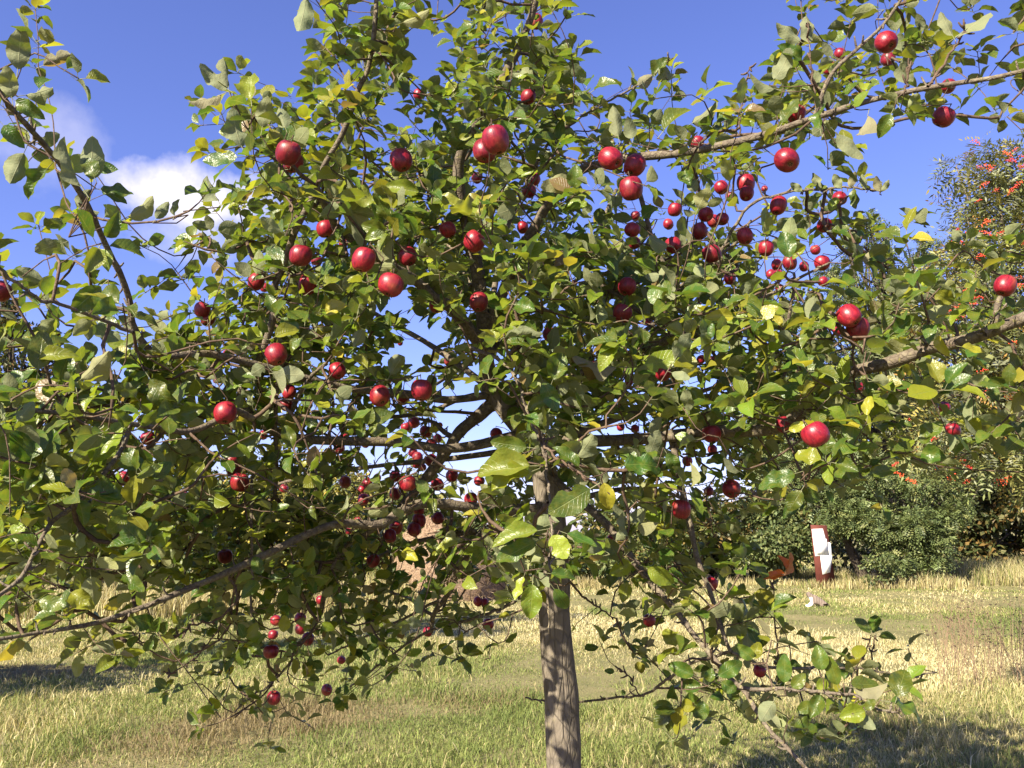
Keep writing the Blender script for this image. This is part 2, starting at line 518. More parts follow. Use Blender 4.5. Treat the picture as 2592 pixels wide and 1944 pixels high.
def crown_leaves(clumps, n, L0, L1, ratio, cols, pinnate=0, droop=0.3):
    """leaves spread through clumps [(centre, radius)]; pinnate>0: each spray carries that many leaflets"""
    C = np.array([c for c, r in clumps]); Rr = np.array([r for c, r in clumps])
    p = Rr ** 2 / np.sum(Rr ** 2)
    k = NR.choice(len(C), n, p=p)
    d = norm(NR.normal(0, 1, (n, 3)))
    rad = Rr[k] * (0.35 + 0.65 * NR.random(n) ** 0.45) * NR.uniform(0.8, 1.25, n)
    P = C[k] + d * rad[:, None] * np.array((1, 1, 0.72))
    A = norm(d * 0.8 + NR.normal(0, 0.55, (n, 3)) + np.array((0, 0, -droop)))
    N = norm(d * 0.5 + NR.normal(0, 0.5, (n, 3)) + np.array((0, 0, 0.9)))
    shade = NR.uniform(0.85, 1.15, len(C))[k][:, None]
    t = pick(cols, n) * shade
    L = NR.uniform(L0, L1, n)
    if not pinnate:
        return rhombs(P, A, N, L, L * ratio, t)
    S = norm(np.cross(A, N))
    Ps, As, Ns, Ls, ts = [], [], [], [], []
    for j in range(pinnate):
        if j == pinnate - 1:
            f, dirv = 1.0, A
        else:
            f = 0.2 + 0.8 * (j // 2) / max(1, (pinnate - 1) // 2)
            dirv = norm(A * 0.45 + S * (1 if j % 2 else -1))
        Ps.append(P + A * (L * f)[:, None] + np.array((0, 0, -1)) * (L * f * f * 0.25)[:, None])
        As.append(dirv + NR.normal(0, 0.12, (n, 3))); Ns.append(N); Ls.append(L * NR.uniform(0.24, 0.34, n)); ts.append(t)
    L = np.concatenate(Ls)
    return rhombs(np.concatenate(Ps), np.concatenate(As), np.concatenate(Ns), L, L * ratio, np.concatenate(ts))
def clump_cloud(c, rx, ry, rz, n, r0, r1, low=-1.0):
    out = []
    while len(out) < n:
        d = norm(NR.normal(0, 1, 3))
        if d[2] < low: continue
        s = NR.uniform(0.35, 1.0) ** 0.6
        out.append((np.array(c) + d * s * np.array((rx, ry, rz)), NR.uniform(r0, r1)))
    return out
def split(blobs, k=4):
    out = []
    for c, r in blobs:
        for j in range(k):
            d = norm(NR.normal(0, 1, 3)) * np.array((1, 1, 0.8))
            out.append((c + d * r * NR.uniform(0.45, 0.95), r * NR.uniform(0.30, 0.52)))
    return out
def plant(name, cat, label, base, clumps, n, L, ratio, cols, trunk_r, group=None, pinnate=0, stems=1, bark=None, droop=0.3):
    root = empty(name, base, label=label, cat=cat, group=group)
    b = Bag()
    base = np.array(base, float)
    cz = np.mean([c for c, r in clumps], axis=0)
    for s in range(stems):
        off = np.array((NR.uniform(-1, 1), NR.uniform(-1, 1), 0)) * trunk_r * (0 if stems == 1 else 3.5)
        top = cz + NR.normal(0, 0.25, 3) * (1 if stems > 1 else 0.3)
        pts = catmull([base + off - np.array((0, 0, 0.05)), base + off * 1.5 + (top - base) * 0.35 + NR.normal(0, 0.06, 3), top], 5)
        b.add(*tube(pts, np.linspace(trunk_r, trunk_r * 0.45, len(pts)), 7, 0.06))
    for c, r in clumps:
        j = base + (cz - base) * NR.uniform(0.35, 1.0)
        pts = catmull([j, j * 0.5 + c * 0.5 + NR.normal(0, 0.12, 3) * np.linalg.norm(c - j) * 0.4, c], 4)
        b.add(*tube(pts, np.linspace(trunk_r * 0.38, trunk_r * 0.07, len(pts)), 5))
    link('trunk', b.mesh('trunk'), bark or MAT_DARKBARK, root)
    v, f, t = crown_leaves(clumps, n, L[0], L[1], ratio, cols, pinnate, droop)
    link('crown', npmesh('crown', v, f, t), MAT_BGLEAF, root)
    return root
ROB = [(5, (0.105, 0.138, 0.046)), (3, (0.145, 0.172, 0.062)), (2, (0.065, 0.090, 0.036)), (1, (0.19, 0.20, 0.07))]
HEDGE = [(5, (0.065, 0.090, 0.025)), (3, (0.10, 0.12, 0.03)), (2, (0.16, 0.15, 0.04)), (1, (0.20, 0.14, 0.04))]
YEL = [(4, (0.14, 0.145, 0.035)), (3, (0.25, 0.21, 0.045)), (3, (0.08, 0.10, 0.025)), (1, (0.40, 0.30, 0.06))]
OAK = [(5, (0.05, 0.065, 0.022)), (3, (0.09, 0.085, 0.028)), (2, (0.17, 0.11, 0.035))]
WILLOW = [(5, (0.095, 0.125, 0.045)), (4, (0.15, 0.165, 0.06)), (2, (0.06, 0.085, 0.03))]

def gpt(px, Y):
    return np.array(((px - 1296) / FPX * Y * 1.0 / (CP + 0.2 * SP) * 1.0, Y, 0.0))
def blob(px, py, Y, r):
    return (at(px, py, Y), r)
# robinias on the right: low drooping masses and one tall crown
rob1 = [blob(*a) for a in ((1960, 1150, 27.5, 0.9), (2030, 1180, 27, 0.95), (2100, 1170, 27, 1.0), (2080, 1260, 26.4, 0.75), (2150, 1300, 26, 0.8),
        (2200, 1330, 26, 0.7), (2010, 1080, 28, 1.0), (2120, 1080, 28, 1.1), (1950, 1060, 28.5, 0.9), (2120, 990, 28.5, 1.1), (2030, 990, 28.5, 1.0), (1940, 985, 29, 0.8), (2170, 1240, 26.6, 0.8), (2070, 1290, 26.3, 0.28))]
plant('robinia_tree', 'tree', 'feathery robinia whose low boughs hang over the red-brown info board', gpt(2205, 27.3), split(rob1, 6), 8500, (0.20, 0.33), 0.52, ROB, 0.17, pinnate=9, stems=2, group='robinias on the right')
rob2 = [blob(*a) for a in ((2240, 1260, 26, 1.0), (2330, 1290, 25.6, 0.95), (2390, 1330, 25.4, 0.8), (2290, 1360, 25.2, 0.85), (2360, 1390, 25.2, 0.6), (2220, 1180, 27, 1.0), (2310, 1180, 27, 1.1),
        (2400, 1240, 26.4, 0.9), (2260, 1420, 25.2, 0.45), (2330, 1430, 25.2, 0.45), (2430, 1190, 27, 0.9), (2230, 1340, 25.6, 0.7))]
plant('robinia_tree', 'tree', 'broad bushy robinia with leaves almost to the ground, right of the info board', gpt(2300, 26.2), split(rob2, 6), 8500, (0.20, 0.33), 0.52, ROB, 0.13, pinnate=9, stems=3, group='robinias on the right')
rob3 = [blob(*a) for a in ((2215, 560, 30, 0.40), (2190, 620, 30, 0.65), (2240, 640, 30, 0.6), (2140, 690, 30, 0.8), (2230, 710, 30, 0.9), (2290, 720, 30, 0.7), (2170, 780, 30, 1.0), (2260, 800, 30, 1.0), (2060, 800, 30.3, 0.8),
        (2110, 880, 30, 1.0), (2220, 890, 30, 1.1), (2310, 880, 30, 1.0), (2010, 900, 30.5, 0.8), (2350, 800, 30.5, 0.8), (1950, 920, 30.5, 0.6), (2140, 600, 30, 0.28), (2190, 560, 30, 0.28), (2250, 580, 30, 0.3),
        (2310, 640, 31, 0.4), (2345, 600, 31, 0.35), (2390, 650, 31, 0.7), (2430, 740, 31, 0.9), (2400, 860, 31, 1.0), (2500, 820, 31, 1.0), (2500, 700, 31, 0.7), (2450, 960, 30.5, 1.1), (2560, 930, 31, 1.1), (2330, 990, 30, 1.1), (2210, 1000, 30, 1.1), (2540, 1070, 30, 1.2), (2430, 1090, 29.5, 1.0))]
plant('robinia_tree', 'tree', 'tallest robinia, its pointed bluish-green top standing against the sky', gpt(2250, 31), split(rob3, 5), 12000, (0.22, 0.36), 0.52, ROB, 0.22, pinnate=9, group='robinias on the right')
dark = [blob(*a) for a in ((2560, 1200, 31, 1.4), (2650, 1230, 31, 1.5), (2500, 1260, 31.5, 1.2), (2600, 1310, 31.5, 1.2), (2520, 1360, 32, 1.1), (2680, 1380, 31, 1.2), (2620, 1120, 32, 1.5), (2720, 1100, 32, 1.6), (2450, 1330, 32.5, 1.1), (2590, 1420, 32, 0.9))]
plant('elder_shrub', 'shrub', 'dark shaded shrub behind the tall grass at the right edge', gpt(2600, 32), split(dark, 4), 16000, (0.16, 0.28), 0.6, OAK, 0.15, stems=3)
# bushes between the trunk and the board
for (px, Y, hgt, rx, n, lab, cols, sz) in (
        (1510, 25.5, 1.55, 0.95, 3400, 'low yellowish green bush just right of the apple trunk', WILLOW, (0.06, 0.11)),
        (1615, 26.5, 1.9, 1.0, 3600, 'dark bush, second to the right of the apple trunk', HEDGE, (0.06, 0.11)),
        (1720, 27.5, 2.5, 1.15, 4800, 'rounded dark bush halfway between apple trunk and info board', HEDGE, (0.06, 0.11)),
        (1830, 28.0, 3.3, 1.25, 6200, 'tall dark bush behind the orange withered leaf', OAK, (0.07, 0.12)),
        (1935, 27.2, 2.9, 1.15, 6800, 'sunlit willow-like bush just left of the info board', WILLOW, (0.07, 0.12))):
    b = gpt(px, Y)
    cl = clump_cloud(b + np.array((0, 0, hgt * 0.52)), rx, rx * 0.8, hgt * 0.42, 12, hgt * 0.12, hgt * 0.24)
    plant('bush', 'bush', lab, b, cl, int(n * 1.3), (sz[0] * 1.5, sz[1] * 1.5), 0.5, cols, 0.05, group='bushes right of the apple trunk', stems=3)
sml = gpt(2222, 24.6)
plant('sapling', 'shrub', 'small pale green sapling in front of the robinias, above the cut log', sml, clump_cloud(sml + np.array((0, 0, 0.55)), 0.42, 0.3, 0.4, 8, 0.12, 0.2), 900, (0.07, 0.12), 0.6, WILLOW, 0.02, stems=2)
# left: low hedge of yellowing shrubs, a dark tree at the edge
for (px, Y, hgt, rx, n, lab, cols) in (
        (985, 24, 2.6, 1.3, 4200, 'brambly bush close to the left side of the haystack', HEDGE),
        (860, 24.5, 3.3, 1.4, 5200, 'yellowing shrub behind the low left boughs, second from the haystack', YEL),
        (720, 25, 3.9, 1.5, 5600, 'yellow-leaved shrub, third to the left of the haystack', YEL),
        (580, 25.5, 3.5, 1.5, 5200, 'dull green shrub, fourth to the left of the haystack', HEDGE),
        (420, 25, 3.2, 1.5, 5200, 'dull green shrub, fifth to the left of the haystack', HEDGE),
        (270, 24.5, 3.0, 1.4, 4600, 'dark shrub next to the tall dark tree, left of the apple tree', OAK),
        (1130, 30, 2.3, 1.8, 4200, 'distant grey-green bush showing above the haystack', WILLOW),
        (1300, 36, 1.9, 2.0, 3000, 'far low bush behind the apple trunk', HEDGE)):
    b = gpt(px, Y)
    cl = clump_cloud(b + np.array((0, 0, hgt * 0.5)), rx, rx * 0.7, hgt * 0.42, 18, hgt * 0.10, hgt * 0.2)
    plant('shrub', 'shrub', lab, b, cl, int(n * 1.3), (0.10, 0.19), 0.5, cols, 0.06, group='shrubs along the left field edge', stems=3)
oak = [blob(*a) for a in ((40, 800, 22, 0.75), (-60, 780, 22, 0.9), (30, 900, 22, 0.9), (110, 960, 22, 0.5), (-70, 940, 22, 1.1), (60, 1030, 22, 1.0), (140, 1080, 22.5, 0.7), (-60, 1100, 22, 1.1), (40, 1180, 22, 0.9), (120, 1230, 22.5, 0.7), (-160, 860, 22, 1.2), (-180, 1060, 22, 1.2), (150, 900, 23, 0.3), (10, 1290, 22, 0.8))]
plant('oak_tree', 'tree', 'dark tree with rusty brown tinges at the left edge', gpt(-40, 22.4), split(oak, 5), 14000, (0.09, 0.17), 0.55, OAK, 0.22)
# trees beyond the picture on the sunny side; their shadows streak the grass in view
for (x, y, h, rr, lab) in ((-7.7, 7.2, 3.2, 1.25, 'neighbouring orchard tree left of the picture, shading the grass'),
                           (-7.3, 8.3, 9.0, 1.0, 'slender tree far left of the picture, its shadow streaking the meadow')):
    b = np.array((x, y, 0.0))
    cl = clump_cloud(b + np.array((0, 0, h * 0.68)), rr, rr, h * 0.28, 16, 0.35, 0.6)
    plant('orchard_tree', 'tree', lab, b, cl, 5200, (0.09, 0.15), 0.55, HEDGE, 0.11)
far = []
for px in range(-150, 2850, 45):
    Y = 62 + NR.uniform(-6, 8)
    top = 1225 if px < 1080 else (1318 if px < 1480 else (1270 if px < 1900 else 1080))
    for py in range(top + 40, 1345, 38):
        far.append((at(px + NR.uniform(-20, 20), py + NR.uniform(-14, 14), Y), NR.uniform(0.9, 1.6)))
v, f, t = crown_leaves(far, 22000, 0.45, 0.85, 0.6, HEDGE)
link('far_hedge', npmesh('far_hedge', v, f, t), MAT_BGLEAF, label='low far-off hedge closing the field at the horizon', cat='hedge', kind='stuff')

scrub = []
for (x0, x1, y0, y1, Y) in ((1960, 2700, 1010, 1440, 34), (1480, 2010, 1330, 1440, 31), (-150, 1010, 1290, 1440, 28)):
    for px in range(x0, x1, 34):
        for py in range(y0 + R.randint(-25, 25), y1, 42):
            scrub.append((at(px + R.uniform(-15, 15), py + R.uniform(-15, 15), Y + R.uniform(-0.8, 0.8)), R.uniform(0.35, 0.75)))
v, f, t = crown_leaves(scrub, 26000, 0.18, 0.33, 0.55, HEDGE + [(3, (0.05, 0.07, 0.025)), (4, (0.17, 0.155, 0.05)), (3, (0.24, 0.19, 0.08))])
link('scrub', npmesh('scrub', v, f, t), MAT_BGLEAF, label='dense dark scrub closing the meadow behind the bushes', cat='scrub', kind='stuff')

# rowan on the right, close by, with orange-red berries
ROW = [(5, (0.13, 0.150, 0.05)), (3, (0.19, 0.19, 0.06)), (1, (0.25, 0.21, 0.05)), (0.4, (0.33, 0.18, 0.05)), (3, (0.19, 0.20, 0.12))]
row = [blob(*a) for a in ((2500, 380, 8.4, 0.16), (2560, 430, 8.4, 0.26), (2450, 440, 8.4, 0.20), (2620, 400, 8.4, 0.3), (2500, 500, 8.4, 0.24), (2580, 520, 8.4, 0.3), (2440, 520, 8.3, 0.17), (2530, 590, 8.3, 0.3),
        (2440, 600, 8.3, 0.22), (2600, 640, 8.3, 0.32), (2490, 680, 8.2, 0.3), (2400, 690, 8.2, 0.2), (2560, 760, 8.2, 0.32), (2430, 780, 8.2, 0.28), (2340, 780, 8.1, 0.16), (2500, 850, 8.1, 0.3), (2600, 880, 8.1, 0.34),
        (2400, 880, 8.0, 0.24), (2320, 880, 8.0, 0.18), (2540, 960, 8.0, 0.3), (2440, 980, 8.0, 0.26), (2350, 1000, 7.9, 0.22), (2600, 1030, 8.0, 0.32), (2500, 1060, 7.9, 0.28), (2400, 1100, 7.8, 0.24), (2320, 1090, 7.8, 0.18),
        (2570, 1130, 7.9, 0.28), (2340, 1160, 7.8, 0.15), (2480, 1160, 7.8, 0.2), (2600, 1200, 7.9, 0.24), (2720, 500, 8.6, 0.5), (2720, 800, 8.5, 0.5), (2740, 1020, 8.4, 0.5), (2280, 740, 8.2, 0.10), (2420, 420, 8.4, 0.10))]
rbase = np.array((5.75, 8.9, 0.0))
rowan = plant('rowan_tree', 'tree', 'rowan with clusters of orange-red berries at the right edge', rbase, row, 4600, (0.17, 0.26), 0.27, ROW, 0.085, pinnate=11, droop=0.55, bark=MAT_BRANCH)
def ball(n_lat=4, n_lon=6):
    V = [(0, 0, 1)]
    for i in range(1, n_lat):
        for j in range(n_lon):
            a, b = math.pi * i / n_lat, 2 * math.pi * j / n_lon
            V.append((math.sin(a) * math.cos(b), math.sin(a) * math.sin(b), math.cos(a)))
    V.append((0, 0, -1))
    F3, F4 = [], []
    for j in range(n_lon):
        F3.append((0, 1 + j, 1 + (j + 1) % n_lon))
        F3.append((len(V) - 1, 1 + (n_lat - 2) * n_lon + (j + 1) % n_lon, 1 + (n_lat - 2) * n_lon + j))
    for i in range(n_lat - 2):
        for j in range(n_lon):
            a = 1 + i * n_lon
            F4.append((a + j, a + n_lon + j, a + n_lon + (j + 1) % n_lon, a + (j + 1) % n_lon))
    return np.array(V, float), np.array(F4), np.array(F3)
mb = M('rowan_berry')
oi = mb.n('ShaderNodeObjectInfo')
MAT_BERRY = mb.done(mb.principled(mb.mix(oi.outputs['Random'], (0.52, 0.030, 0.022), (0.66, 0.085, 0.02)), 0.35, 0.5).outputs[0])
bv, bq, bt = ball(4, 5)
berry_meshes = []
for k in range(5):
    b = Bag()
    for j in range(22):
        a, r_ = j * 2.4, math.sqrt(j / 22.0)
        p = np.array((math.cos(a) * r_ * 0.048, math.sin(a) * r_ * 0.048, 0.020 * (1 - r_ * r_))) + NR.normal(0, 0.006, 3)
        b.add(bv * 0.0052 * NR.uniform(0.85, 1.15) + p, bq, bt)
    berry_meshes.append(b.mesh('berry_cluster'))
def Z(x0, y0, s, pts):            # points read off an enlarged crop
    return [(x0 + x / s, y0 + y / s) for x, y in pts]
bpts = Z(2300, 300, 3.318, [(560, 205), (600, 415), (665, 410), (740, 605), (825, 305), (900, 265), (875, 355), (840, 360), (955, 415), (925, 560), (870, 610), (590, 695), (640, 560), (660, 880), (405, 945), (530, 960), (650, 970), (775, 970), (425, 1040), (370, 1050), (615, 1165), (515, 1450), (550, 1570), (430, 1585), (360, 1610), (240, 1550), (930, 1410), (700, 420), (960, 330), (915, 1350), (960, 1050)])
bpts += Z(1728, 648, 2.56, [(1450, 145), (1745, 350), (1795, 330), (1800, 405), (1890, 320), (1865, 230), (1915, 280), (1940, 755), (1290, 810), (1320, 880), (1440, 850), (1310, 980), (1240, 1035), (1480, 1060), (1630, 1195), (1540, 1310), (1600, 1300), (1670, 1370), (1670, 1300), (1750, 1440), (1800, 1340), (1850, 1370), (1850, 1460), (1480, 1465), (2120, 1440), (2060, 1470), (1380, 1360), (1960, 885), (2110, 920), (890, 655), (1930, 10), (2150, 570), (1400, 1420)])
for i, (px, py) in enumerate(bpts):
    Yb = 7.65 if py > 700 else 7.95
    p = at(px, py, Yb + NR.uniform(-0.15, 0.15))
    o = link('berry_cluster', berry_meshes[i % 5], MAT_BERRY)
    o.parent = rowan
    o.location = Vector(p) - rowan.location
    o.rotation_euler = (R.uniform(-0.7, 0.7), R.uniform(-0.7, 0.7), R.uniform(0, 6.3))
    s = R.uniform(0.65, 1.2)
    o.scale = (s, s, s)

# ------------------------------------------------------------------ haystack, board, logs, cat
hb = ground_at(1128, 1520)
hb[1] += 0.6
hay = empty('haystack', hb, label='brown hay heap behind the low left boughs of the apple tree', cat='haystack')
prof = [(1.28, 0.0), (1.30, 0.35), (1.22, 0.75), (1.05, 1.15), (0.82, 1.5), (0.52, 1.78), (0.22, 1.93), (0.03, 1.97)]
seg = 40
V = []
for i, (r_, z_) in enumerate(prof):
    for j in range(seg):
        a = 2 * math.pi * j / seg
        k = 1 + 0.06 * math.sin(3 * a + i) + 0.035 * math.sin(7 * a + 2 * i) + NR.uniform(-0.02, 0.02)
        V.append((hb[0] + r_ * k * math.cos(a) - 0.12 * z_, hb[1] + r_ * k * math.sin(a), hb[2] + z_ * (1 + 0.03 * math.sin(2 * a)) - 0.02))
V = np.array(V)
F = np.array([(i * seg + j, i * seg + (j + 1) % seg, (i + 1) * seg + (j + 1) % seg, (i + 1) * seg + j) for i in range(len(prof) - 1) for j in range(seg)])
mh = M('hay')
hc = mh.n('ShaderNodeNewGeometry').outputs['Position']
mpn = mh.n('ShaderNodeMapping'); mpn.inputs['Scale'].default_value = (1, 1, 2.2); mh.l(hc, mpn.inputs['Vector'])
h1 = mh.noise(mpn.outputs[0], 22, 6, 0.7)
MAT_HAY = mh.done(mh.principled(mh.ramp(h1, [(0.3, (0.13, 0.085, 0.055)), (0.5, (0.27, 0.185, 0.12)), (0.7, (0.38, 0.28, 0.19))]), 0.95, 0.1, mh.bump(h1, 1.0, 0.06)).outputs[0])
link('heap', npmesh('heap', V, F, smooth=True), MAT_HAY, hay)
n = 5200
fi = NR.integers(0, len(F), n)
uu, vv = NR.random(n), NR.random(n)
q = V[F[fi]]
P = (q[:, 0] * (1 - uu)[:, None] + q[:, 1] * uu[:, None]) * (1 - vv)[:, None] + (q[:, 3] * (1 - uu)[:, None] + q[:, 2] * uu[:, None]) * vv[:, None]
outw = norm(P - (hb + np.array((0, 0, 0.6))))
A = norm(np.cross(outw, NR.normal(0, 1, (n, 3))) + outw * 0.25 + np.array((0, 0, -0.35)))
v, f, t = rhombs(P, A, outw, NR.uniform(0.10, 0.32, n), np.full(n, 0.012), pick([(4, (0.36, 0.25, 0.16)), (2, (0.48, 0.36, 0.24)), (2, (0.22, 0.15, 0.10))], n))
link('straw', npmesh('straw', v, f, t), MAT_GRASS, hay, kind='stuff')

def plain(name, col, rough=0.6, spec=0.3, var=0.0, scale=20.0):
    m = M(name)
    if var:
        c_ = m.n('ShaderNodeTexCoord').outputs['Object']
        f_ = m.noise(c_, scale, 5, 0.6)
        cc = m.mix(f_, tuple(x * (1 - var) for x in col), tuple(min(1, x * (1 + var)) for x in col))
        return m.done(m.principled(cc, rough, spec, m.bump(f_, 0.3, 0.01)).outputs[0])
    return m.done(m.principled(col, rough, spec).outputs[0])
def slab(quad, th, nrm):
    """a thin slab over four corner points"""
    q_ = np.array(quad, float)
    V_ = np.concatenate((q_, q_ + np.array(nrm) * th))
    F_ = np.array([(3, 2, 1, 0), (4, 5, 6, 7), (0, 1, 5, 4), (1, 2, 6, 5), (2, 3, 7, 6), (3, 0, 4, 7)])
    return V_, F_
YB = 27.0
YB = 25.0
board = empty('info_board', (at(2090, 1455, YB)[0], YB, 0.0), label='red-brown wooden board with white notices, leaning among the bushes', cat='notice board')
MAT_RED = plain('red_brown_paint', (0.105, 0.030, 0.022), 0.75, 0.2, 0.35, 6)
MAT_PAPER = plain('notice_paper', (0.82, 0.82, 0.80), 0.6, 0.3)
MAT_INK = plain('faded_print', (0.42, 0.36, 0.36), 0.8, 0.1)
def zb(x, y, dy=0.0):
    return at(1900 + x / 6.913, 1280 + y / 6.913, YB - dy)
back = np.array((0, 1, 0.0))
foot = [zb(1490, 1300), zb(1160, 1300)]
for q_ in foot: q_[2] = 0.0
V_, F_ = slab([zb(1055, 335), zb(1330, 345)] + foot, 0.05, back)
link('panel', npmesh('panel', V_, F_), MAT_RED, board)
for (q4, dy, lab) in (([(1072, 412), (1262, 402), (1300, 560), (1392, 860), (1392, 862), (1130, 885)], 0.010, 'upper white notice'),):
    quad = [zb(*q4[0], dy), zb(*q4[1], dy), zb(*q4[3], dy), zb(*q4[5], dy)]
    V_, F_ = slab(quad, 0.006, back)
    link('notice', npmesh('notice', V_, F_), MAT_PAPER, board, label=lab)
V_, F_ = slab([zb(1120, 598, 0.035), zb(1330, 580, 0.035), zb(1362, 826, 0.055), zb(1155, 836, 0.055)], 0.006, back)
top_note = link('notice', npmesh('notice', V_, F_), MAT_PAPER, board, label='small printed notice pinned over the upper one')
V_, F_ = slab([zb(1352, 640, 0.012), zb(1398, 650, 0.012), zb(1432, 950, 0.012), zb(1390, 930, 0.012)], 0.006, back)
link('notice', npmesh('notice', V_, F_), MAT_PAPER, board, label='narrow white strip at the right of the board')
V_, F_ = slab([zb(1222, 880, 0.014), zb(1428, 868, 0.014), zb(1392, 1165, 0.014), zb(1258, 1205, 0.014)], 0.006, back)
link('notice', npmesh('notice', V_, F_), MAT_PAPER, board, label='lower white notice')
for (x0, y0, x1, y1) in ((1210, 605, 1216, 690), (1252, 600, 1260, 680), (1160, 630, 1172, 645), (1180, 690, 1190, 780), (1200, 690, 1225, 760), (1240, 750, 1270, 795), (1165, 760, 1195, 815), (1205, 780, 1235, 812)):
    V_, F_ = slab([zb(x0, y0, 0.063), zb(x1, y0, 0.063), zb(x1 + 6, y1, 0.063), zb(x0 + 6, y1, 0.063)], 0.004, back)
    o = link('print', npmesh('print', V_, F_), MAT_INK)
    o.parent = top_note; o.matrix_parent_inverse = Matrix.Translation(-Vector(board.location))

MAT_LOG = plain('cut_wood', (0.50, 0.39, 0.24), 0.8, 0.2, 0.3, 30)
MAT_LOGB = plain('old_log', (0.17, 0.12, 0.085), 0.9, 0.1, 0.4, 20)
def log(px0, py0, px1, py1, r_, mat, label, zoff):
    a, b = ground_at(px0, py0), ground_at(px1, py1)
    Ym = 0.5 * (a[1] + b[1]); a[1] = Ym - 0.2; b[1] = Ym + 0.2
    a[0] = at(px0, py0, a[1])[0]; b[0] = at(px1, py1, b[1])[0]
    a[2] = r_ + zoff; b[2] = r_ + zoff + 0.12
    P_ = catmull([a, a * 0.6 + b * 0.4 + np.array((0, 0, 0.05)), b], 5)
    bg = Bag(); bg.add(*tube(P_, np.linspace(r_, r_ * 0.75, len(P_)), 9, 0.08))
    o = link('log', bg.mesh('log'), mat, label=label, cat='log', group='cut logs in the grass')
    return o
log(2188, 1478, 2228, 1470, 0.055, MAT_LOG, 'pale split log lying in dry grass below the robinias', 0.04)
log(2196, 1487, 2246, 1482, 0.05, MAT_LOGB, 'brown log lying in front of the pale split log', 0.0)
log(2222, 1476, 2258, 1474, 0.06, MAT_LOGB, 'brown log end to the right of the pale split log', 0.0)

# the tabby cat resting in the grass, head to the left, white chest
gc = ground_at(2070, 1537)
catroot = empty('cat', gc, label='grey tabby cat with a white chest lying in the grass', cat='cat')
def skin_mesh(name, verts, edges, radii, sub=1):
    me = bpy.data.meshes.new(name)
    me.from_pydata(verts, edges, [])
    o = bpy.data.objects.new(name, me)
    COL.objects.link(o)
    o.modifiers.new('skin', 'SKIN')
    for i, r_ in enumerate(radii):
        me.skin_vertices[0].data[i].radius = (r_, r_)
        me.skin_vertices[0].data[i].use_root = (i == 0)
    s_ = o.modifiers.new('sub', 'SUBSURF'); s_.levels = sub; s_.render_levels = sub
    dg = bpy.context.evaluated_depsgraph_get()
    m2 = bpy.data.meshes.new_from_object(o.evaluated_get(dg))
    bpy.data.objects.remove(o)
    for p_ in m2.polygons: p_.use_smooth = True
    return m2
cv = [(0.10, 0, 0.13), (0.0, 0, 0.15), (-0.09, 0, 0.19), (-0.14, 0, 0.25), (-0.185, 0, 0.285), (-0.225, -0.005, 0.270),       # hip, back, shoulder, neck, head, muzzle
      (-0.175, 0.032, 0.335), (-0.175, -0.032, 0.335),                                                                      # ears
      (-0.10, -0.05, 0.10), (-0.17, -0.05, 0.035), (-0.25, -0.05, 0.022), (-0.10, 0.05, 0.10), (-0.17, 0.05, 0.035), (-0.24, 0.05, 0.022),   # forelegs
      (0.12, -0.08, 0.08), (0.02, -0.10, 0.03), (0.16, 0.0, 0.07), (0.24, 0.03, 0.04), (0.26, 0.10, 0.03), (0.20, 0.16, 0.025)]
ce = [(0, 1), (1, 2), (2, 3), (3, 4), (4, 5), (4, 6), (4, 7), (2, 8), (8, 9), (9, 10), (2, 11), (11, 12), (12, 13), (0, 14), (14, 15), (0, 16), (16, 17), (17, 18), (18, 19)]
cr = [0.105, 0.10, 0.085, 0.055, 0.058, 0.030, 0.016, 0.016, 0.04, 0.027, 0.022, 0.04, 0.027, 0.022, 0.07, 0.03, 0.04, 0.022, 0.02, 0.017]
cm = skin_mesh('body', cv, ce, cr, 2)
mc = M('tabby_fur')
cob = mc.n('ShaderNodeTexCoord').outputs['Object']
sepc = mc.n('ShaderNodeSeparateXYZ'); mc.l(cob, sepc.inputs[0])
wv = mc.n('ShaderNodeTexWave'); wv.inputs['Scale'].default_value = 6.0; wv.inputs['Distortion'].default_value = 5.0; mc.l(cob, wv.inputs['Vector'])
fur = mc.mix(wv.outputs['Fac'], (0.13, 0.10, 0.08), (0.21, 0.165, 0.135))
wx = mc.math('MULTIPLY', mc.math('SUBTRACT', -0.115, sepc.outputs[0]), 40.0, clamp=True)
wz = mc.math('MULTIPLY', mc.math('SUBTRACT', 0.235, sepc.outputs[2]), 40.0, clamp=True)
fur = mc.mix(mc.math('MULTIPLY', wx, wz), fur, (0.80, 0.78, 0.74))
MAT_CAT = mc.done(mc.principled(fur, 0.9, 0.1).outputs[0])
o = link('body', cm, MAT_CAT); o.parent = catroot
MAT_EYE = plain('cat_eye', (0.02, 0.02, 0.012), 0.2, 0.5)
ev, eq, et = ball(5, 8)
for sgn in (-1, 1):
    b = Bag(); b.add(ev * 0.008 + np.array((-0.226, sgn * 0.024, 0.293)), eq, et)
    o = link('eye', b.mesh('eye'), MAT_EYE); o.parent = catroot
b = Bag(); b.add(ev * np.array((0.007, 0.009, 0.006)) + np.array((-0.2535, -0.005, 0.277)), eq, et)
o = link('nose', b.mesh('nose'), plain('cat_nose', (0.35, 0.13, 0.12), 0.5, 0.3)); o.parent = catroot
catroot.scale = (1.0, 1.0, 0.92)

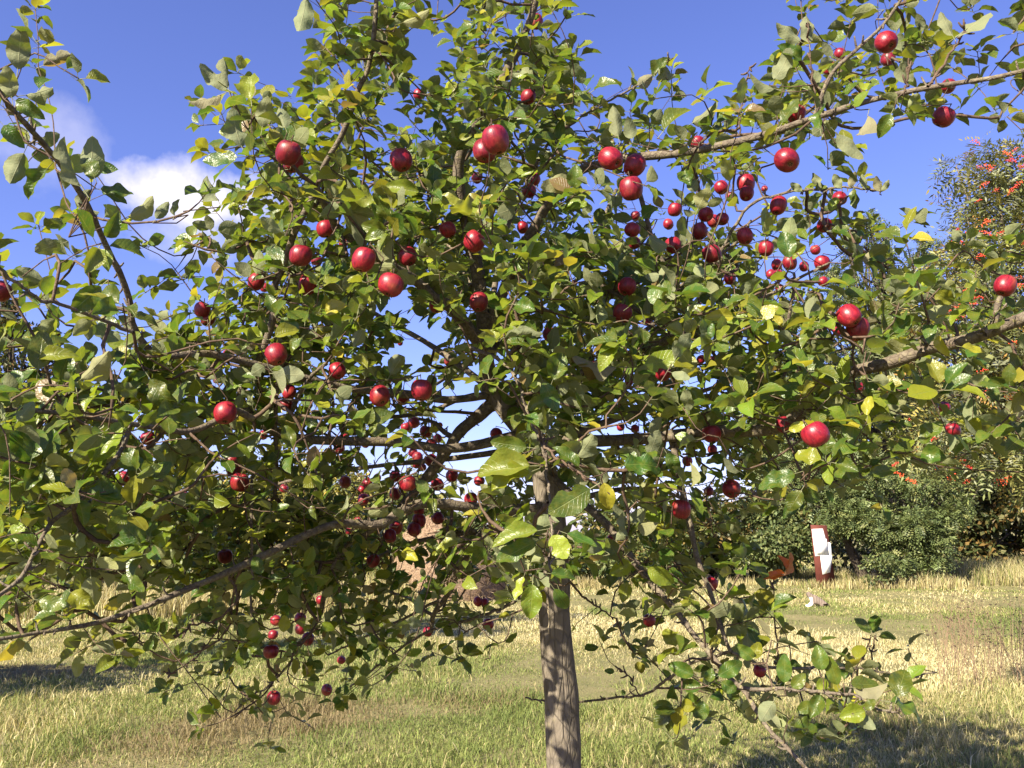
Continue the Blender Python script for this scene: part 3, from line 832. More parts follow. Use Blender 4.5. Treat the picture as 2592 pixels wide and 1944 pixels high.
# dried weed stalks on the right
wb = Bag(); heads = Bag()
MAT_STALK = plain('dry_stalk', (0.20, 0.14, 0.09), 0.9, 0.1)
for k in range(110):
    px, py = NR.uniform(2380, 2640), NR.uniform(1640, 1760)
    g = ground_at(px, py)
    hh = NR.uniform(0.35, 0.85)
    lean = NR.normal(0, 0.16, 2)
    pts = catmull([g, g + np.array((lean[0] * 0.4, lean[1] * 0.4, hh * 0.55)), g + np.array((lean[0], lean[1], hh))], 3)
    wb.add(*tube(pts, np.linspace(0.0035, 0.0018, len(pts)), 4))
    for j in range(R.randint(2, 5)):
        p = pts[R.randint(2, len(pts) - 1)]
        e = p + np.array((NR.normal(0, 0.09), NR.normal(0, 0.09), NR.uniform(0.04, 0.16)))
        wb.add(*tube(np.array([p, e]), np.array([0.002, 0.0012]), 3))
        if R.random() < 0.3:
            heads.add(bv * np.array((0.016, 0.016, 0.008)) * NR.uniform(0.5, 1.2) + e, bq, bt)
weeds = link('dry_weeds', wb.mesh('dry_weeds', False), MAT_STALK, label='brown dried weed stalks standing in the grass at the right', cat='weeds', kind='stuff')
link('seed_head', heads.mesh('seed_head', False), plain('seed_head', (0.07, 0.05, 0.035), 0.9, 0.1), weeds, kind='stuff')

# ================================================================== the apple tree
TY = 3.3
tbase = at(1425, 1944, TY)
tree = empty('apple_tree', (tbase[0] + 0.01, TY, 0), label='large apple tree full of red apples in the middle of the meadow', cat='tree')
def path(pix, Y0, Y1, jit=0.0):
    n = len(pix)
    d = np.concatenate(([0], np.cumsum([math.hypot(pix[i + 1][0] - pix[i][0], pix[i + 1][1] - pix[i][1]) for i in range(n - 1)])))
    d = d / d[-1]
    return [at(p[0], p[1], Y0 + (Y1 - Y0) * (k ** 0.9)) for p, k in zip(pix, d)]
trunk_px = [(1425, 1944), (1421, 1840), (1416, 1750), (1408, 1650), (1402, 1560), (1404, 1480), (1401, 1400), (1394, 1300), (1376, 1190), (1335, 1100), (1288, 1040), (1243, 985)]
tp = [np.array((tbase[0] + 0.02, TY, -0.05)), np.array((tbase[0] + 0.012, TY, 0.4))] + path(trunk_px, TY, TY)
tr_ = [0.098, 0.071] + [metres(w, 1400, 1600, TY) / 2 for w in (86, 85, 83, 81, 79, 78, 77, 74, 66, 60, 56, 48)]
tc_ = catmull(tp, 7)
trr = np.interp(np.linspace(0, 1, len(tc_)), np.linspace(0, 1, len(tr_)), tr_)
V, q, t3 = tube(tc_, trr, 22)
cen = np.repeat(tc_, 22, axis=0)
rel = V[:len(cen)] - cen
ang = np.arctan2(rel[:, 1], rel[:, 0])
zz = cen[:, 2]
V[:len(cen)] = cen + rel * (1 + 0.07 * np.exp(-((zz - 1.32) / 0.035) ** 2) * np.clip(np.cos(ang + 2.2), 0, 1) + 0.09 * np.exp(-((zz - 0.86) / 0.03) ** 2) * np.clip(np.cos(ang + 1.0), 0, 1) ** 3 + 0.05 * np.sin(3 * ang + 2.1 * zz) + 0.03 * np.sin(5 * ang - 4 * zz) + 0.022 * np.sin(9 * ang + 9 * zz) + 0.05 * np.exp(-((zz - 1.02) / 0.05) ** 2) * np.cos(ang + 0.4))[:, None]
link('trunk', npmesh('trunk', V, [q, t3], smooth=True), MAT_TRUNK, tree)
# the pale scar that runs down the front of the trunk
sb = Bag()
sp = [at(x + R.uniform(-2, 2), y, TY - metres(78, x, y, TY) / 2 * 0.985) for x, y in ((1384, 1512), (1387, 1530), (1386, 1552), (1389, 1570), (1388, 1590), (1390, 1604))]
sb.add(*tube(catmull(sp, 4), np.array([0.0016, 0.003, 0.0022, 0.0036, 0.0018, 0.003, 0.0016, 0.003, 0.0036, 0.0022, 0.003, 0.0016, 0.002, 0.003, 0.0025, 0.0018, 0.003, 0.0022, 0.0016, 0.001, 0.001]), 6, 0.3))
link('scar', sb.mesh('scar'), plain('torn_bark', (0.55, 0.45, 0.30), 0.8, 0.2, 0.3, 80), tree)

# (photo points, distance at start, distance at end, width in photo pixels at start, at end, kept clear of leaves 0..1)
BR = [
    ([(1243, 990), (1230, 900), (1220, 780), (1200, 640), (1165, 500), (1169, 383), (1255, 230), (1301, 145), (1339, 59), (1372, -60)], 3.3, 2.6, 46, 16, .5),
    ([(1243, 1000), (1135, 1012), (1050, 1000), (900, 985), (780, 960), (543, 898), (422, 902), (371, 878), (336, 820), (328, 761), (305, 695), (281, 648), (234, 547), (203, 488), (133, 391), (74, 324), (23, 266), (-30, 190)], 3.3, 1.75, 22, 13, (.75, .55)),
    ([(1320, 1100), (1150, 1135), (1000, 1120), (760, 1110), (650, 1065), (609, 1000), (633, 953), (656, 910), (690, 810), (695, 726), (715, 680), (745, 590), (790, 500), (820, 420), (868, 336), (907, 227), (930, 180), (948, 74), (955, -60)], 3.3, 2.3, 26, 11, (.4, .45)),
    ([(640, 1060), (590, 1038), (547, 1066), (476, 1093), (390, 1082), (312, 1070), (200, 1052), (70, 1038), (-60, 1042)], 2.5, 1.8, 18, 12, .4),
    ([(1235, 900), (1153, 789), (1098, 753), (1052, 710), (1009, 683), (940, 640), (870, 590), (835, 545), (800, 470)], 3.2, 2.35, 34, 16, .6),
    ([(1225, 860), (1290, 700), (1350, 580), (1400, 500), (1450, 441), (1530, 412), (1606, 398), (1728, 387), (1845, 363), (1939, 340), (2020, 312), (2103, 285), (2189, 258), (2290, 234), (2392, 215), (2525, 195), (2660, 160)], 3.2, 2.1, 30, 11, (.6, .3)),
    ([(2060, 300), (2103, 191), (2169, 125), (2236, 62), (2300, -30)], 2.3, 2.2, 12, 7, .6),
    ([(2075, 296), (2060, 234), (2052, 145), (2045, 60)], 2.3, 2.3, 6, 3, .5),
    ([(2290, 232), (2296, 190), (2300, 150)], 2.2, 2.2, 7, 4, .9),
    ([(2350, 222), (2395, 150), (2430, 95), (2445, 62)], 2.15, 2.15, 8, 4, .7),
    ([(1330, 470), (1370, 390), (1419, 336), (1512, 270), (1590, 230), (1653, 187), (1702, 146)], 2.7, 2.45, 9, 3.5, .8),
    ([(1880, 350), (1872, 305), (1884, 242), (1892, 195), (1900, 168)], 2.45, 2.4, 5, 3, .6),
    ([(1820, 640), (1900, 520), (1990, 488), (2090, 480), (2150, 474), (2228, 484), (2252, 468)], 2.9, 2.7, 9, 4, .7),
    ([(1300, 1030), (1430, 960), (1600, 900), (1740, 840), (1849, 777), (1939, 750), (2030, 700), (2100, 665)], 3.3, 2.6, 24, 5, .2),
    ([(1345, 1110), (1560, 1115), (1806, 1092), (1962, 1085), (2045, 1025), (2107, 962), (2158, 941), (2255, 917), (2353, 882), (2451, 859), (2620, 795)], 3.3, 2.15, 30, 32, (.9, .62)),
    ([(2490, 845), (2517, 816), (2525, 773), (2533, 752)], 2.2, 2.2, 20, 14, .9),
    ([(2166, 935), (2160, 900), (2158, 868)], 2.35, 2.33, 8, 6, .8),
    ([(2340, 890), (2345, 850), (2349, 812)], 2.25, 2.25, 9, 6, .7),
    ([(2000, 870), (1997, 816), (2005, 750), (2012, 690)], 2.9, 2.8, 11, 7, .5),
    ([(1980, 1085), (2040, 1214), (2060, 1140), (2068, 1118)], 2.5, 2.3, 8, 5, .5),
    ([(1390, 1200), (1450, 1255), (1528, 1319), (1567, 1370), (1606, 1421), (1645, 1472), (1684, 1515), (1728, 1566), (1751, 1601), (1798, 1655), (1845, 1714), (1884, 1749), (1915, 1800), (1947, 1847), (1986, 1886), (2040, 1945), (2070, 1985)], 3.2, 2.35, 22, 9, .9),
    ([(1700, 1105), (1715, 1180), (1748, 1335), (1767, 1421), (1798, 1499), (1830, 1601), (1850, 1652)], 3.0, 2.8, 19, 9, .6),
    ([(1850, 1650), (1955, 1689), (2052, 1689), (2119, 1692), (2189, 1696), (2259, 1706), (2310, 1711), (2369, 1702)], 2.8, 2.95, 9, 4, .8),
    ([(1850, 1650), (1759, 1675), (1708, 1706), (1669, 1734), (1622, 1761), (1548, 1767), (1466, 1776), (1376, 1775), (1329, 1765)], 2.8, 3.75, 9, 4.5, 1.),
    ([(2208, 1696), (2207, 1648), (2216, 1606)], 2.93, 2.93, 5, 3, .7),
    ([(2170, 1690), (2190, 1650), (2204, 1610)], 2.93, 2.9, 5, 3, .7),
    ([(1972, 1690), (1970, 1655), (1962, 1570), (1958, 1487), (1960, 1462)], 2.85, 2.85, 5, 3, .7),
    ([(1622, 1761), (1604, 1735), (1585, 1705), (1562, 1692)], 3.2, 3.2, 4, 3, .8),
    ([(1880, 1745), (1982, 1747), (2072, 1751), (2150, 1759), (2201, 1780), (2240, 1800), (2290, 1798)], 2.45, 2.3, 11, 5, .8),
    ([(1190, 880), (1290, 930), (1331, 1031), (1348, 1074), (1368, 1109), (1380, 1148), (1382, 1195), (1387, 1253), (1396, 1350), (1392, 1450)], 2.6, 2.05, 11, 6, .9),
    ([(1368, 1109), (1391, 1144), (1442, 1183), (1489, 1214), (1545, 1250)], 2.3, 2.1, 8, 5, .6),
    ([(1262, 1004), (1219, 1046), (1165, 1092), (1135, 1137), (1081, 1206), (1045, 1251), (1014, 1285), (960, 1340), (880, 1400), (830, 1470), (812, 1554)], 3.3, 3.6, 36, 12, .45),
    ([(1150, 1110), (1120, 1090), (1100, 1070), (1060, 1060)], 3.4, 3.45, 16, 8, .6),
    ([(1000, 1030), (1090, 1040), (1200, 1046)], 3.2, 3.3, 6, 9, .3),
    ([(1392, 1290), (1255, 1290), (1130, 1277), (1083, 1273), (1020, 1291), (960, 1328), (864, 1325), (781, 1351), (680, 1400), (578, 1448), (484, 1487), (391, 1526), (312, 1554), (242, 1577), (156, 1593), (78, 1605), (-60, 1628)], 3.3, 2.1, 32, 9, .3),
    ([(965, 1328), (900, 1368), (864, 1392), (840, 1440)], 3.1, 3.0, 14, 8, .6),
    ([(1390, 1360), (1290, 1352), (1196, 1347), (1098, 1362), (1032, 1378), (950, 1415), (880, 1460)], 3.3, 3.8, 20, 7, .4),
    ([(1250, 1345), (1204, 1366), (1188, 1405), (1153, 1452), (1137, 1499), (1098, 1554), (1092, 1600)], 3.4, 3.8, 28, 10, .8),
    ([(1340, 1500), (1278, 1534), (1200, 1566), (1098, 1593), (1012, 1644), (923, 1714), (885, 1738)], 3.5, 3.8, 10, 5, .7),
    ([(1128, 1512), (1020, 1566), (891, 1628), (830, 1660)], 3.7, 3.8, 9, 4, .6),
    ([(330, 1078), (300, 1150), (210, 1260), (148, 1308), (121, 1335), (82, 1409), (51, 1464), (-20, 1520)], 2.2, 1.85, 13, 10, .6),
    ([(578, 1450), (600, 1515), (547, 1570), (488, 1581), (453, 1605), (391, 1620), (320, 1624)], 2.7, 2.6, 7, 4, .8),
    ([(560, 1580), (500, 1660), (440, 1700), (410, 1704)], 2.7, 2.7, 4, 3, .8),
    ([(812, 1550), (790, 1600), (754, 1632), (730, 1683), (680, 1737), (641, 1761), (590, 1804)], 3.55, 3.3, 9, 4, .7),
    ([(640, 1180), (637, 1300), (637, 1464), (635, 1561)], 2.9, 2.8, 10, 6, .5),
    ([(720, 900), (703, 955), (698, 1030), (697, 1090), (700, 1200), (695, 1260)], 2.8, 3.0, 14, 10, .5),
    ([(1440, 1470), (1481, 1515), (1516, 1538), (1560, 1566)], 3.3, 3.5, 7, 3.5, .9),
    ([(338, 840), (200, 790), (94, 753), (59, 726), (-30, 660)], 1.95, 1.7, 11, 8, .6),
    ([(740, 1040), (762, 990), (790, 950), (825, 920)], 2.9, 2.7, 12, 8, .6),
    ([(1480, 700), (1569, 750), (1620, 789), (1687, 819), (1765, 850)], 3.0, 3.0, 12, 12, .5),
    ([(1600, 420), (1635, 545), (1650, 600), (1669, 641), (1700, 720)], 3.0, 3.05, 13, 10, .6),
    ([(1690, 745), (1770, 690), (1826, 644), (1880, 600), (1900, 560)], 3.05, 2.9, 10, 7, .5),
    ([(880, 1120), (945, 1095), (1010, 1080)], 3.6, 3.5, 8, 5, .5),
    ([(868, 1090), (880, 1040), (905, 1000), (930, 960)], 3.1, 3.0, 8, 5, .5),
    # limbs of the far half of the crown
    ([(1235, 900), (1330, 760), (1480, 640), (1560, 480)], 3.35, 4.4, 24, 8, 0),
    ([(1225, 800), (1150, 640), (1060, 500), (1010, 380)], 3.35, 4.3, 24, 8, 0),
    ([(1250, 990), (1100, 880), (960, 800), (800, 700), (700, 620)], 3.4, 4.4, 18, 6, 0),
    ([(1310, 1060), (1500, 930), (1680, 800), (1830, 650)], 3.4, 4.5, 24, 7, 0),
    ([(1350, 1130), (1560, 1060), (1750, 1000), (1950, 930)], 3.4, 4.4, 24, 7, 0),
    ([(1350, 1130), (1150, 1160), (950, 1180), (760, 1210), (600, 1260)], 3.4, 4.3, 18, 6, 0),
    ([(1390, 1290), (1560, 1240), (1700, 1250), (1800, 1320)], 3.4, 4.3, 18, 6, 0),
    ([(1280, 1040), (1200, 1000), (1050, 1050), (820, 1050), (600, 980)], 3.4, 4.1, 16, 6, 0),
    ([(1100, 1560), (1000, 1500), (850, 1480), (700, 1500)], 3.8, 4.2, 10, 5, 0),
    ([(1230, 880), (1250, 740), (1290, 560), (1380, 380)], 3.3, 4.0, 22, 7, 0),
]
SK_P, SK_CLEAR = [], []
for pix, Y0, Y1, w0, w1, clear in BR:
    pts = path(pix, Y0, Y1)
    cpts = catmull(pts, 5)
    k = np.linspace(0, 1, len(cpts))
    dep = project(cpts)[2]
    wid = (w0 + (w1 - w0) * k ** 0.8) * dep / FPX / 2
    if w0 >= 12:
        wid = wid * (1 + 0.07 * np.sin(k * 40 + w0) * NR.uniform(0.4, 1, len(k)))
    else:
        cpts = cpts + NR.normal(0, 0.0022, cpts.shape)
    b = Bag()
    b.add(*tube(cpts, wid, 10 if w0 >= 12 else 7, 0.07))
    # knobbly fruiting spurs
    for j in range(int(len(cpts) * (0.5 if clear else 0.2))):
        i = R.randint(1, len(cpts) - 2)
        d = norm(NR.normal(0, 1, 3))
        L_ = R.uniform(0.010, 0.028)
        b.add(*tube(np.array([cpts[i], cpts[i] + d * (wid[i] + L_ * 0.5), cpts[i] + d * (wid[i] + L_) + np.array((0, 0, 0.004))]), np.array([0.0035, 0.003, 0.0022]), 5))
    link('branch', b.mesh('branch'), MAT_BRANCH if w0 >= 9 else MAT_TWIG, tree)
    dense = catmull(pts, 12)
    SK_P.append(dense)
    if clear:
        cl_, fr_ = clear if isinstance(clear, tuple) else (clear, 0)
        SK_CLEAR.append((dense[int(len(dense) * fr_):], cl_, (w0 + w1) / 2))
SK_P.append(tc_[len(tc_) // 2:])
NODES = [p for a in SK_P for p in a]

# ------------------------------------------------------------------ leaves
def leaf_variant(cols, rows, seed):
    r = np.random.default_rng(seed)
    fold, curl, wav, phs, twist = r.uniform(0.05, 0.85), r.uniform(-0.25, 1.0), r.uniform(0.03, 0.14), r.uniform(0, 6.3), r.uniform(-0.45, 0.45)
    half = r.uniform(0.27, 0.34)
    asym = r.uniform(0.9, 1.1)
    bite = cols > 3 and r.random() < 0.22
    if cols == 3: wav *= 0.45
    bv_, bs_ = r.uniform(0.35, 0.8), r.choice((-1, 1))
    us = np.linspace(-1, 1, cols)
    V, UV = [], []
    for i in range(rows + 1):
        v = i / rows
        w = half * max(0.0, math.sin(math.pi * min(1, v ** 0.86))) ** 0.72
        if v > 0.86: w = half * 0.62 * ((1 - v) / 0.14) ** 0.85
        if v in (0.0,): w = 0.02
        for u in us:
            ww = w * (asym if u > 0 else 1 / asym)
            if bite and u * bs_ > 0.4: ww *= 1 - 0.55 * math.exp(-((v - bv_) / 0.09) ** 2)
            if cols > 3 and 0.05 < v < 0.95 and abs(u) > 0.9: ww *= 1 + 0.025 * (1 if i % 2 else -1)
            x = ww * u
            z = fold * abs(x) - curl * v * v * 0.45 + wav * math.sin(v * 11 + phs + (1.5 if u > 0 else 0)) * abs(u) * w / half + twist * x * v
            yy = v * (1 - 0.12 * abs(curl) * v)
            V.append((x, 0.26 + yy, z))
            UV.append((u * 0.5 + 0.5, v))
    F = [(i * cols + k, i * cols + k + 1, (i + 1) * cols + k + 1, (i + 1) * cols + k) for i in range(rows) for k in range(cols - 1)]
    s = len(V)                                   # stalk: a thin three-sided prism from the twig to the blade
    for y, z, r_ in ((0.0, -0.02, 0.014), (0.30, 0.0, 0.012)):
        for a in (0, 2.1, 4.2):
            V.append((math.cos(a) * r_, y, z + math.sin(a) * r_ - 0.008)); UV.append((0.5, 0.03))
    for k in range(3):
        F.append((s + k, s + (k + 1) % 3, s + 3 + (k + 1) % 3, s + 3 + k))
    return np.array(V), np.array(F), np.array(UV)
HI = [leaf_variant(5, 12, 100 + i) for i in range(14)]
LO = [leaf_variant(3, 6, 300 + i) for i in range(12)]

def leaf_tint(px, py, force=None):
    r = R.random()
    yel = 0.045 + (0.08 if px > 1850 and 500 < py < 1100 else 0) + (0.02 if py > 1000 else 0)
    if force == 'yellow' or (force is None and r < yel * 0.55):
        c = (R.uniform(0.25, 0.35), R.uniform(0.28, 0.34), 0.03)
    elif force == 'brown' or (force is None and r > 0.985):
        c = (0.17, 0.115, 0.05)
    elif force == 'rust':
        c = (0.50, 0.11, 0.018)
    elif force == 'lime' or (force is None and r < yel * 0.55 + 0.33):
        c = (R.uniform(0.13, 0.21), R.uniform(0.185, 0.235), R.uniform(0.014, 0.025))
    else:
        g = R.uniform(0.85, 1.3)
        c = (0.056 * g * R.uniform(0.8, 1.4), 0.106 * g, 0.014 * g)
    return c

LEAVES = []       # (origin, axis, normal, blade length, width factor, tint, hand-placed)
TW = Bag()
def add_leaf(P, A, N, L, wf, tint, hero=False):
    LEAVES.append((np.asarray(P), norm(A), norm(N), L, wf, tint, hero))

# leaves that stand out in the photograph: base x,y, tip x,y, width (photo px), distance, upper side (1) or underside (-1) towards us, colour
HAND = [
    (2075, 480, 2062, 438, 22, 2.7, -1, None), (2095, 478, 2050, 460, 18, 2.7, 1, None), (2128, 476, 2110, 440, 24, 2.7, -1, None), (2150, 474, 2166, 432, 22, 2.7, -1, 'brown'), (2190, 478, 2182, 440, 18, 2.7, -1, None), (2228, 484, 2215, 445, 20, 2.7, -1, 'brown'),
    (2232, 484, 2252, 455, 16, 2.7, -1, None), (2160, 478, 2168, 530, 22, 2.7, 1, None), (2080, 490, 2045, 512, 18, 2.7, 1, None), (2100, 535, 2118, 500, 30, 2.7, 1, 'lime'), (2030, 484, 2000, 462, 20, 2.7, -1, None),
    (1348, 1480, 1341, 1572, 60, 2.0, 1, 'lime'), (1325, 1460, 1304, 1520, 20, 2.0, 1, 'yellow'), (1397, 1356, 1436, 1415, 66, 2.0, 1, 'yellow'),
    (1360, 1343, 1235, 1370, 50, 2.0, 1, 'lime'), (1356, 1370, 1255, 1424, 46, 2.02, 1, None), (1436, 1351, 1512, 1384, 30, 2.05, 1, None), (1403, 1491, 1448, 1552, 40, 2.05, 1, None),
    (1395, 1452, 1464, 1460, 30, 2.0, 1, None), (1340, 1179, 1194, 1186, 62, 2.1, 1, 'lime'), (1333, 1132, 1240, 1118, 50, 2.15, 1, None), (1340, 1195, 1238, 1240, 42, 2.1, 1, 'lime'),
    (1493, 1238, 1386, 1302, 66, 2.1, 1, None), (1528, 1222, 1546, 1296, 46, 2.1, 1, 'yellow'), (1400, 960, 1427, 888, 50, 2.3, 1, None), (1376, 968, 1413, 1042, 48, 2.25, 1, None),
    (1560, 930, 1432, 912, 10, 2.4, -1, 'brown'), (1630, 936, 1722, 893, 48, 2.3, 1, 'lime'), (1290, 824, 1378, 842, 40, 2.4, -1, None), (1579, 1178, 1688, 1158, 44, 2.2, 1, None), (1688, 1148, 1722, 1204, 38, 2.2, 1, None),
    (1465, 1180, 1400, 1125, 34, 2.2, 1, None), (1570, 1420, 1535, 1362, 36, 2.5, 1, None), (1640, 1440, 1715, 1480, 46, 2.45, 1, 'lime'), (1597, 1425, 1538, 1455, 44, 2.5, 1, 'lime'), (1590, 1475, 1575, 1525, 30, 2.55, 1, 'lime'),
    (2185, 1187, 2106, 1204, 38, 2.2, 1, None), (2200, 1203, 2270, 1186, 36, 2.2, 1, None), (2011, 1199, 1921, 1227, 46, 2.2, 1, None), (2028, 1242, 1994, 1296, 42, 2.2, 1, None), (2042, 1222, 2105, 1237, 34, 2.2, 1, 'lime'),
    (1892, 1000, 1797, 1036, 48, 2.3, 1, None), (1966, 996, 2037, 979, 34, 2.3, 1, None), (2030, 1007, 2063, 953, 30, 2.3, 1, 'lime'), (1997, 1089, 2041, 1069, 28, 2.2, 1, 'yellow'), (1740, 980, 1790, 1030, 32, 2.4, 1, None),
    (2368, 718, 2313, 690, 34, 2.2, 1, 'yellow'), (2271, 761, 2342, 733, 20, 2.2, 1, 'yellow'), (2440, 726, 2515, 718, 24, 2.2, 1, 'lime'), (2365, 745, 2418, 766, 40, 2.2, 1, 'lime'), (2259, 855, 2300, 815, 40, 2.3, 1, None),
    (2435, 878, 2499, 894, 24, 2.2, 1, 'yellow'), (2530, 790, 2580, 788, 28, 2.15, 1, None), (2375, 850, 2392, 905, 26, 2.2, 1, 'yellow'), (2330, 790, 2410, 770, 22, 2.3, -1, 'lime'), (2178, 1010, 2250, 1045, 30, 2.3, 1, 'lime'),
    (1986, 1728, 1986, 1654, 42, 2.4, 1, None), (2080, 1696, 2067, 1630, 40, 2.4, 1, None), (2119, 1733, 2098, 1660, 40, 2.4, 1, None), (2271, 1763, 2296, 1680, 60, 2.3, 1, None), (2154, 1730, 2224, 1735, 34, 2.35, 1, None),
    (2160, 1742, 2250, 1752, 18, 2.35, -1, 'brown'), (2189, 1800, 2125, 1816, 44, 2.3, 1, 'lime'), (2255, 1776, 2355, 1797, 24, 2.3, 1, None), (1958, 1776, 1922, 1832, 52, 2.3, -1, None), (1818, 1710, 1886, 1670, 40, 2.4, 1, None),
    (1908, 1667, 1860, 1631, 36, 2.5, 1, None), (1904, 1667, 1924, 1622, 32, 2.5, 1, 'lime'), (2005, 1740, 2038, 1705, 34, 2.4, 1, None), (2068, 1744, 2100, 1712, 30, 2.4, 1, 'lime'), (1779, 1775, 1779, 1824, 46, 2.4, 1, None),
    (1755, 1708, 1688, 1680, 36, 2.5, 1, None), (1775, 1737, 1714, 1736, 32, 2.5, 1, None), (2009, 1839, 2074, 1852, 26, 2.4, 1, None), (2060, 1780, 2015, 1802, 34, 2.4, 1, None), (2170, 1815, 2217, 1845, 32, 2.3, -1, None),
    (1795, 1726, 1801, 1690, 28, 2.4, 1, None), (1826, 1726, 1865, 1750, 30, 2.4, 1, None), (2076, 1760, 2050, 1818, 34, 2.35, 1, None), (2190, 1795, 2215, 1770, 30, 2.3, 1, None),
    (45, 175, 55, 66, 56, 1.75, -1, None), (30, 247, 16, 165, 44, 1.75, -1, 'lime'), (65, 241, 140, 225, 30, 1.75, -1, None), (40, 255, 104, 296, 42, 1.75, 1, None), (10, 318, 56, 368, 40, 1.75, 1, None),
    (60, 388, 23, 470, 50, 1.8, -1, None), (232, 454, 234, 343, 62, 1.85, -1, None), (238, 447, 213, 388, 44, 1.82, 1, None), (205, 472, 142, 352, 26, 1.8, -1, None), (118, 428, 58, 505, 36, 1.8, 1, None), (255, 478, 342, 480, 28, 1.85, 1, None),
    (258, 482, 320, 505, 30, 1.9, 1, None), (324, 549, 404, 503, 36, 1.9, -1, 'lime'), (395, 553, 427, 510, 30, 2.0, -1, None), (440, 545, 450, 503, 18, 2.0, -1, None), (551, 508, 521, 447, 30, 2.2, -1, None), (600, 397, 513, 409, 34, 2.2, 1, None),
    (612, 373, 577, 279, 44, 2.2, -1, None), (578, 221, 571, 141, 30, 2.2, -1, None), (574, 225, 510, 179, 40, 2.2, -1, None), (560, 240, 476, 269, 24, 2.2, -1, 'brown'), (664, 322, 678, 243, 42, 2.2, -1, 'lime'), (722, 322, 704, 268, 44, 2.2, -1, None),
    (775, -6, 760, 94, 52, 2.1, -1, None), (1020, 58, 1093, 34, 30, 2.3, -1, 'lime'), (1258, 508, 1131, 513, 46, 2.2, 1, 'lime'), (1450, 450, 1362, 482, 44, 2.3, -1, 'lime'), (1094, 494, 1099, 412, 42, 2.2, 1, None), (954, 510, 848, 484, 40, 2.2, 1, 'lime'),
    (1060, 486, 966, 464, 44, 2.2, 1, 'lime'), (2048, 109, 2042, 38, 32, 2.3, -1, None), (2025, 105, 1960, 61, 34, 2.3, -1, None), (2029, 152, 1968, 109, 32, 2.3, 1, None), (1960, 200, 2010, 140, 34, 2.3, -1, None), (2423, 94, 2507, 28, 26, 2.15, -1, None),
    (2410, 90, 2380, 30, 24, 2.15, -1, None), (2197, 293, 2178, 357, 28, 2.3, -1, 'brown'), (2119, 340, 2186, 404, 40, 2.2, -1, None), (2255, 289, 2224, 349, 38, 2.2, 1, None), (1960, 225, 1888, 195, 26, 2.3, -1, None), (1980, 310, 2020, 250, 36, 2.2, 1, None),
    (2075, 325, 2065, 250, 30, 2.2, 1, None), (1565, 345, 1552, 262, 40, 2.3, -1, None), (1600, 350, 1590, 300, 36, 2.4, -1, None), (1680, 330, 1745, 255, 30, 2.4, 1, None), (1753, 312, 1820, 268, 34, 2.4, -1, None), (1690, 200, 1668, 158, 26, 2.45, -1, None), (1652, 190, 1600, 230, 34, 2.4, -1, 'brown'),
    (1655, 195, 1690, 140, 24, 2.45, 1, None), (1660, 200, 1712, 190, 26, 2.45, -1, None), (1765, 455, 1740, 490, 28, 2.5, -1, None), (1730, 430, 1748, 468, 36, 2.5, 1, None), (96, 935, 110, 835, 54, 1.8, 1, None), (100, 905, 180, 880, 34, 1.8, 1, 'lime'),
    (206, 960, 285, 890, 44, 1.8, -1, 'lime'), (255, 725, 180, 790, 60, 1.85, 1, None), (150, 960, 178, 890, 50, 1.85, 1, None), (232, 1170, 310, 1060, 62, 1.9, 1, 'lime'), (80, 1160, 100, 1060, 60, 1.8, 1, None), (515, 1170, 470, 1225, 38, 2.1, 1, 'lime'), (100, 1250, 115, 1170, 52, 1.85, 1, None),
    (430, 1050, 520, 1030, 46, 2.0, 1, None), (380, 960, 440, 1045, 50, 1.95, 1, None), (350, 1130, 340, 1230, 50, 1.95, 1, None), (660, 1100, 560, 1150, 60, 2.2, 1, None), (180, 1500, 240, 1540, 42, 1.95, 1, 'lime'), (230, 1460, 240, 1540, 62, 2.0, -1, 'lime'), (100, 1520, 175, 1535, 44, 1.9, 1, None),
    (310, 1455, 365, 1500, 30, 2.0, 1, None), (245, 1415, 300, 1440, 36, 2.0, -1, 'yellow'), (718, 1600, 720, 1555, 40, 2.9, 1, 'yellow'), (1986, 1452, 1932, 1462, 24, 2.85, 1, 'rust'), (1983, 1458, 2008, 1398, 15, 2.84, -1, 'rust'),
    (1990, 1440, 1975, 1402, 13, 2.84, 1, 'rust'), (300, 1630, 232, 1645, 36, 2.6, -1, None), (315, 1640, 345, 1690, 44, 2.6, 1, None), (1555, 1700, 1530, 1698, 16, 3.2, 1, None), (1580, 1760, 1575, 1745, 14, 3.2, 1, None), (690, 1760, 672, 1808, 30, 3.2, -1, None),
]
def nearest_node(p):
    return NODES[int(np.argmin(np.sum((np.array(NODES) - p) ** 2, axis=1)))]
HANDP = []
for bx, by, tx, ty, wd, Y, side, force in HAND:
    a = at(bx, by, Y)
    plen = math.hypot(tx - bx, ty - by)
    Y2 = Y + R.uniform(-0.02, 0.02)
    b_ = at(tx, ty, Y2)
    A = b_ - a
    L = np.linalg.norm(A)
    view = norm(a - np.array((0, 0, CAMZ)))
    wreal = metres(wd, bx, by, Y)
    ratio = wreal / (0.60 * L)
    N0 = -view * side
    N0 = norm(N0 - A * np.dot(N0, A) / L ** 2)
    wf = min(max(ratio, 0.80), 1.15)
    ang = math.acos(min(1, ratio / wf)) * (1 if R.random() < 0.75 else -1)
    S = np.cross(norm(A), N0)
    N = N0 * math.cos(ang) + S * math.sin(ang)
    if N[2] * side < -0.1 and ang != 0: N = N0 * math.cos(ang) - S * math.sin(ang)
    add_leaf(a - norm(A) * L * 0.26, A, N, L, wf, leaf_tint(bx, by, force or 'green'), True)
    HANDP.append(a - norm(A) * L * 0.26)

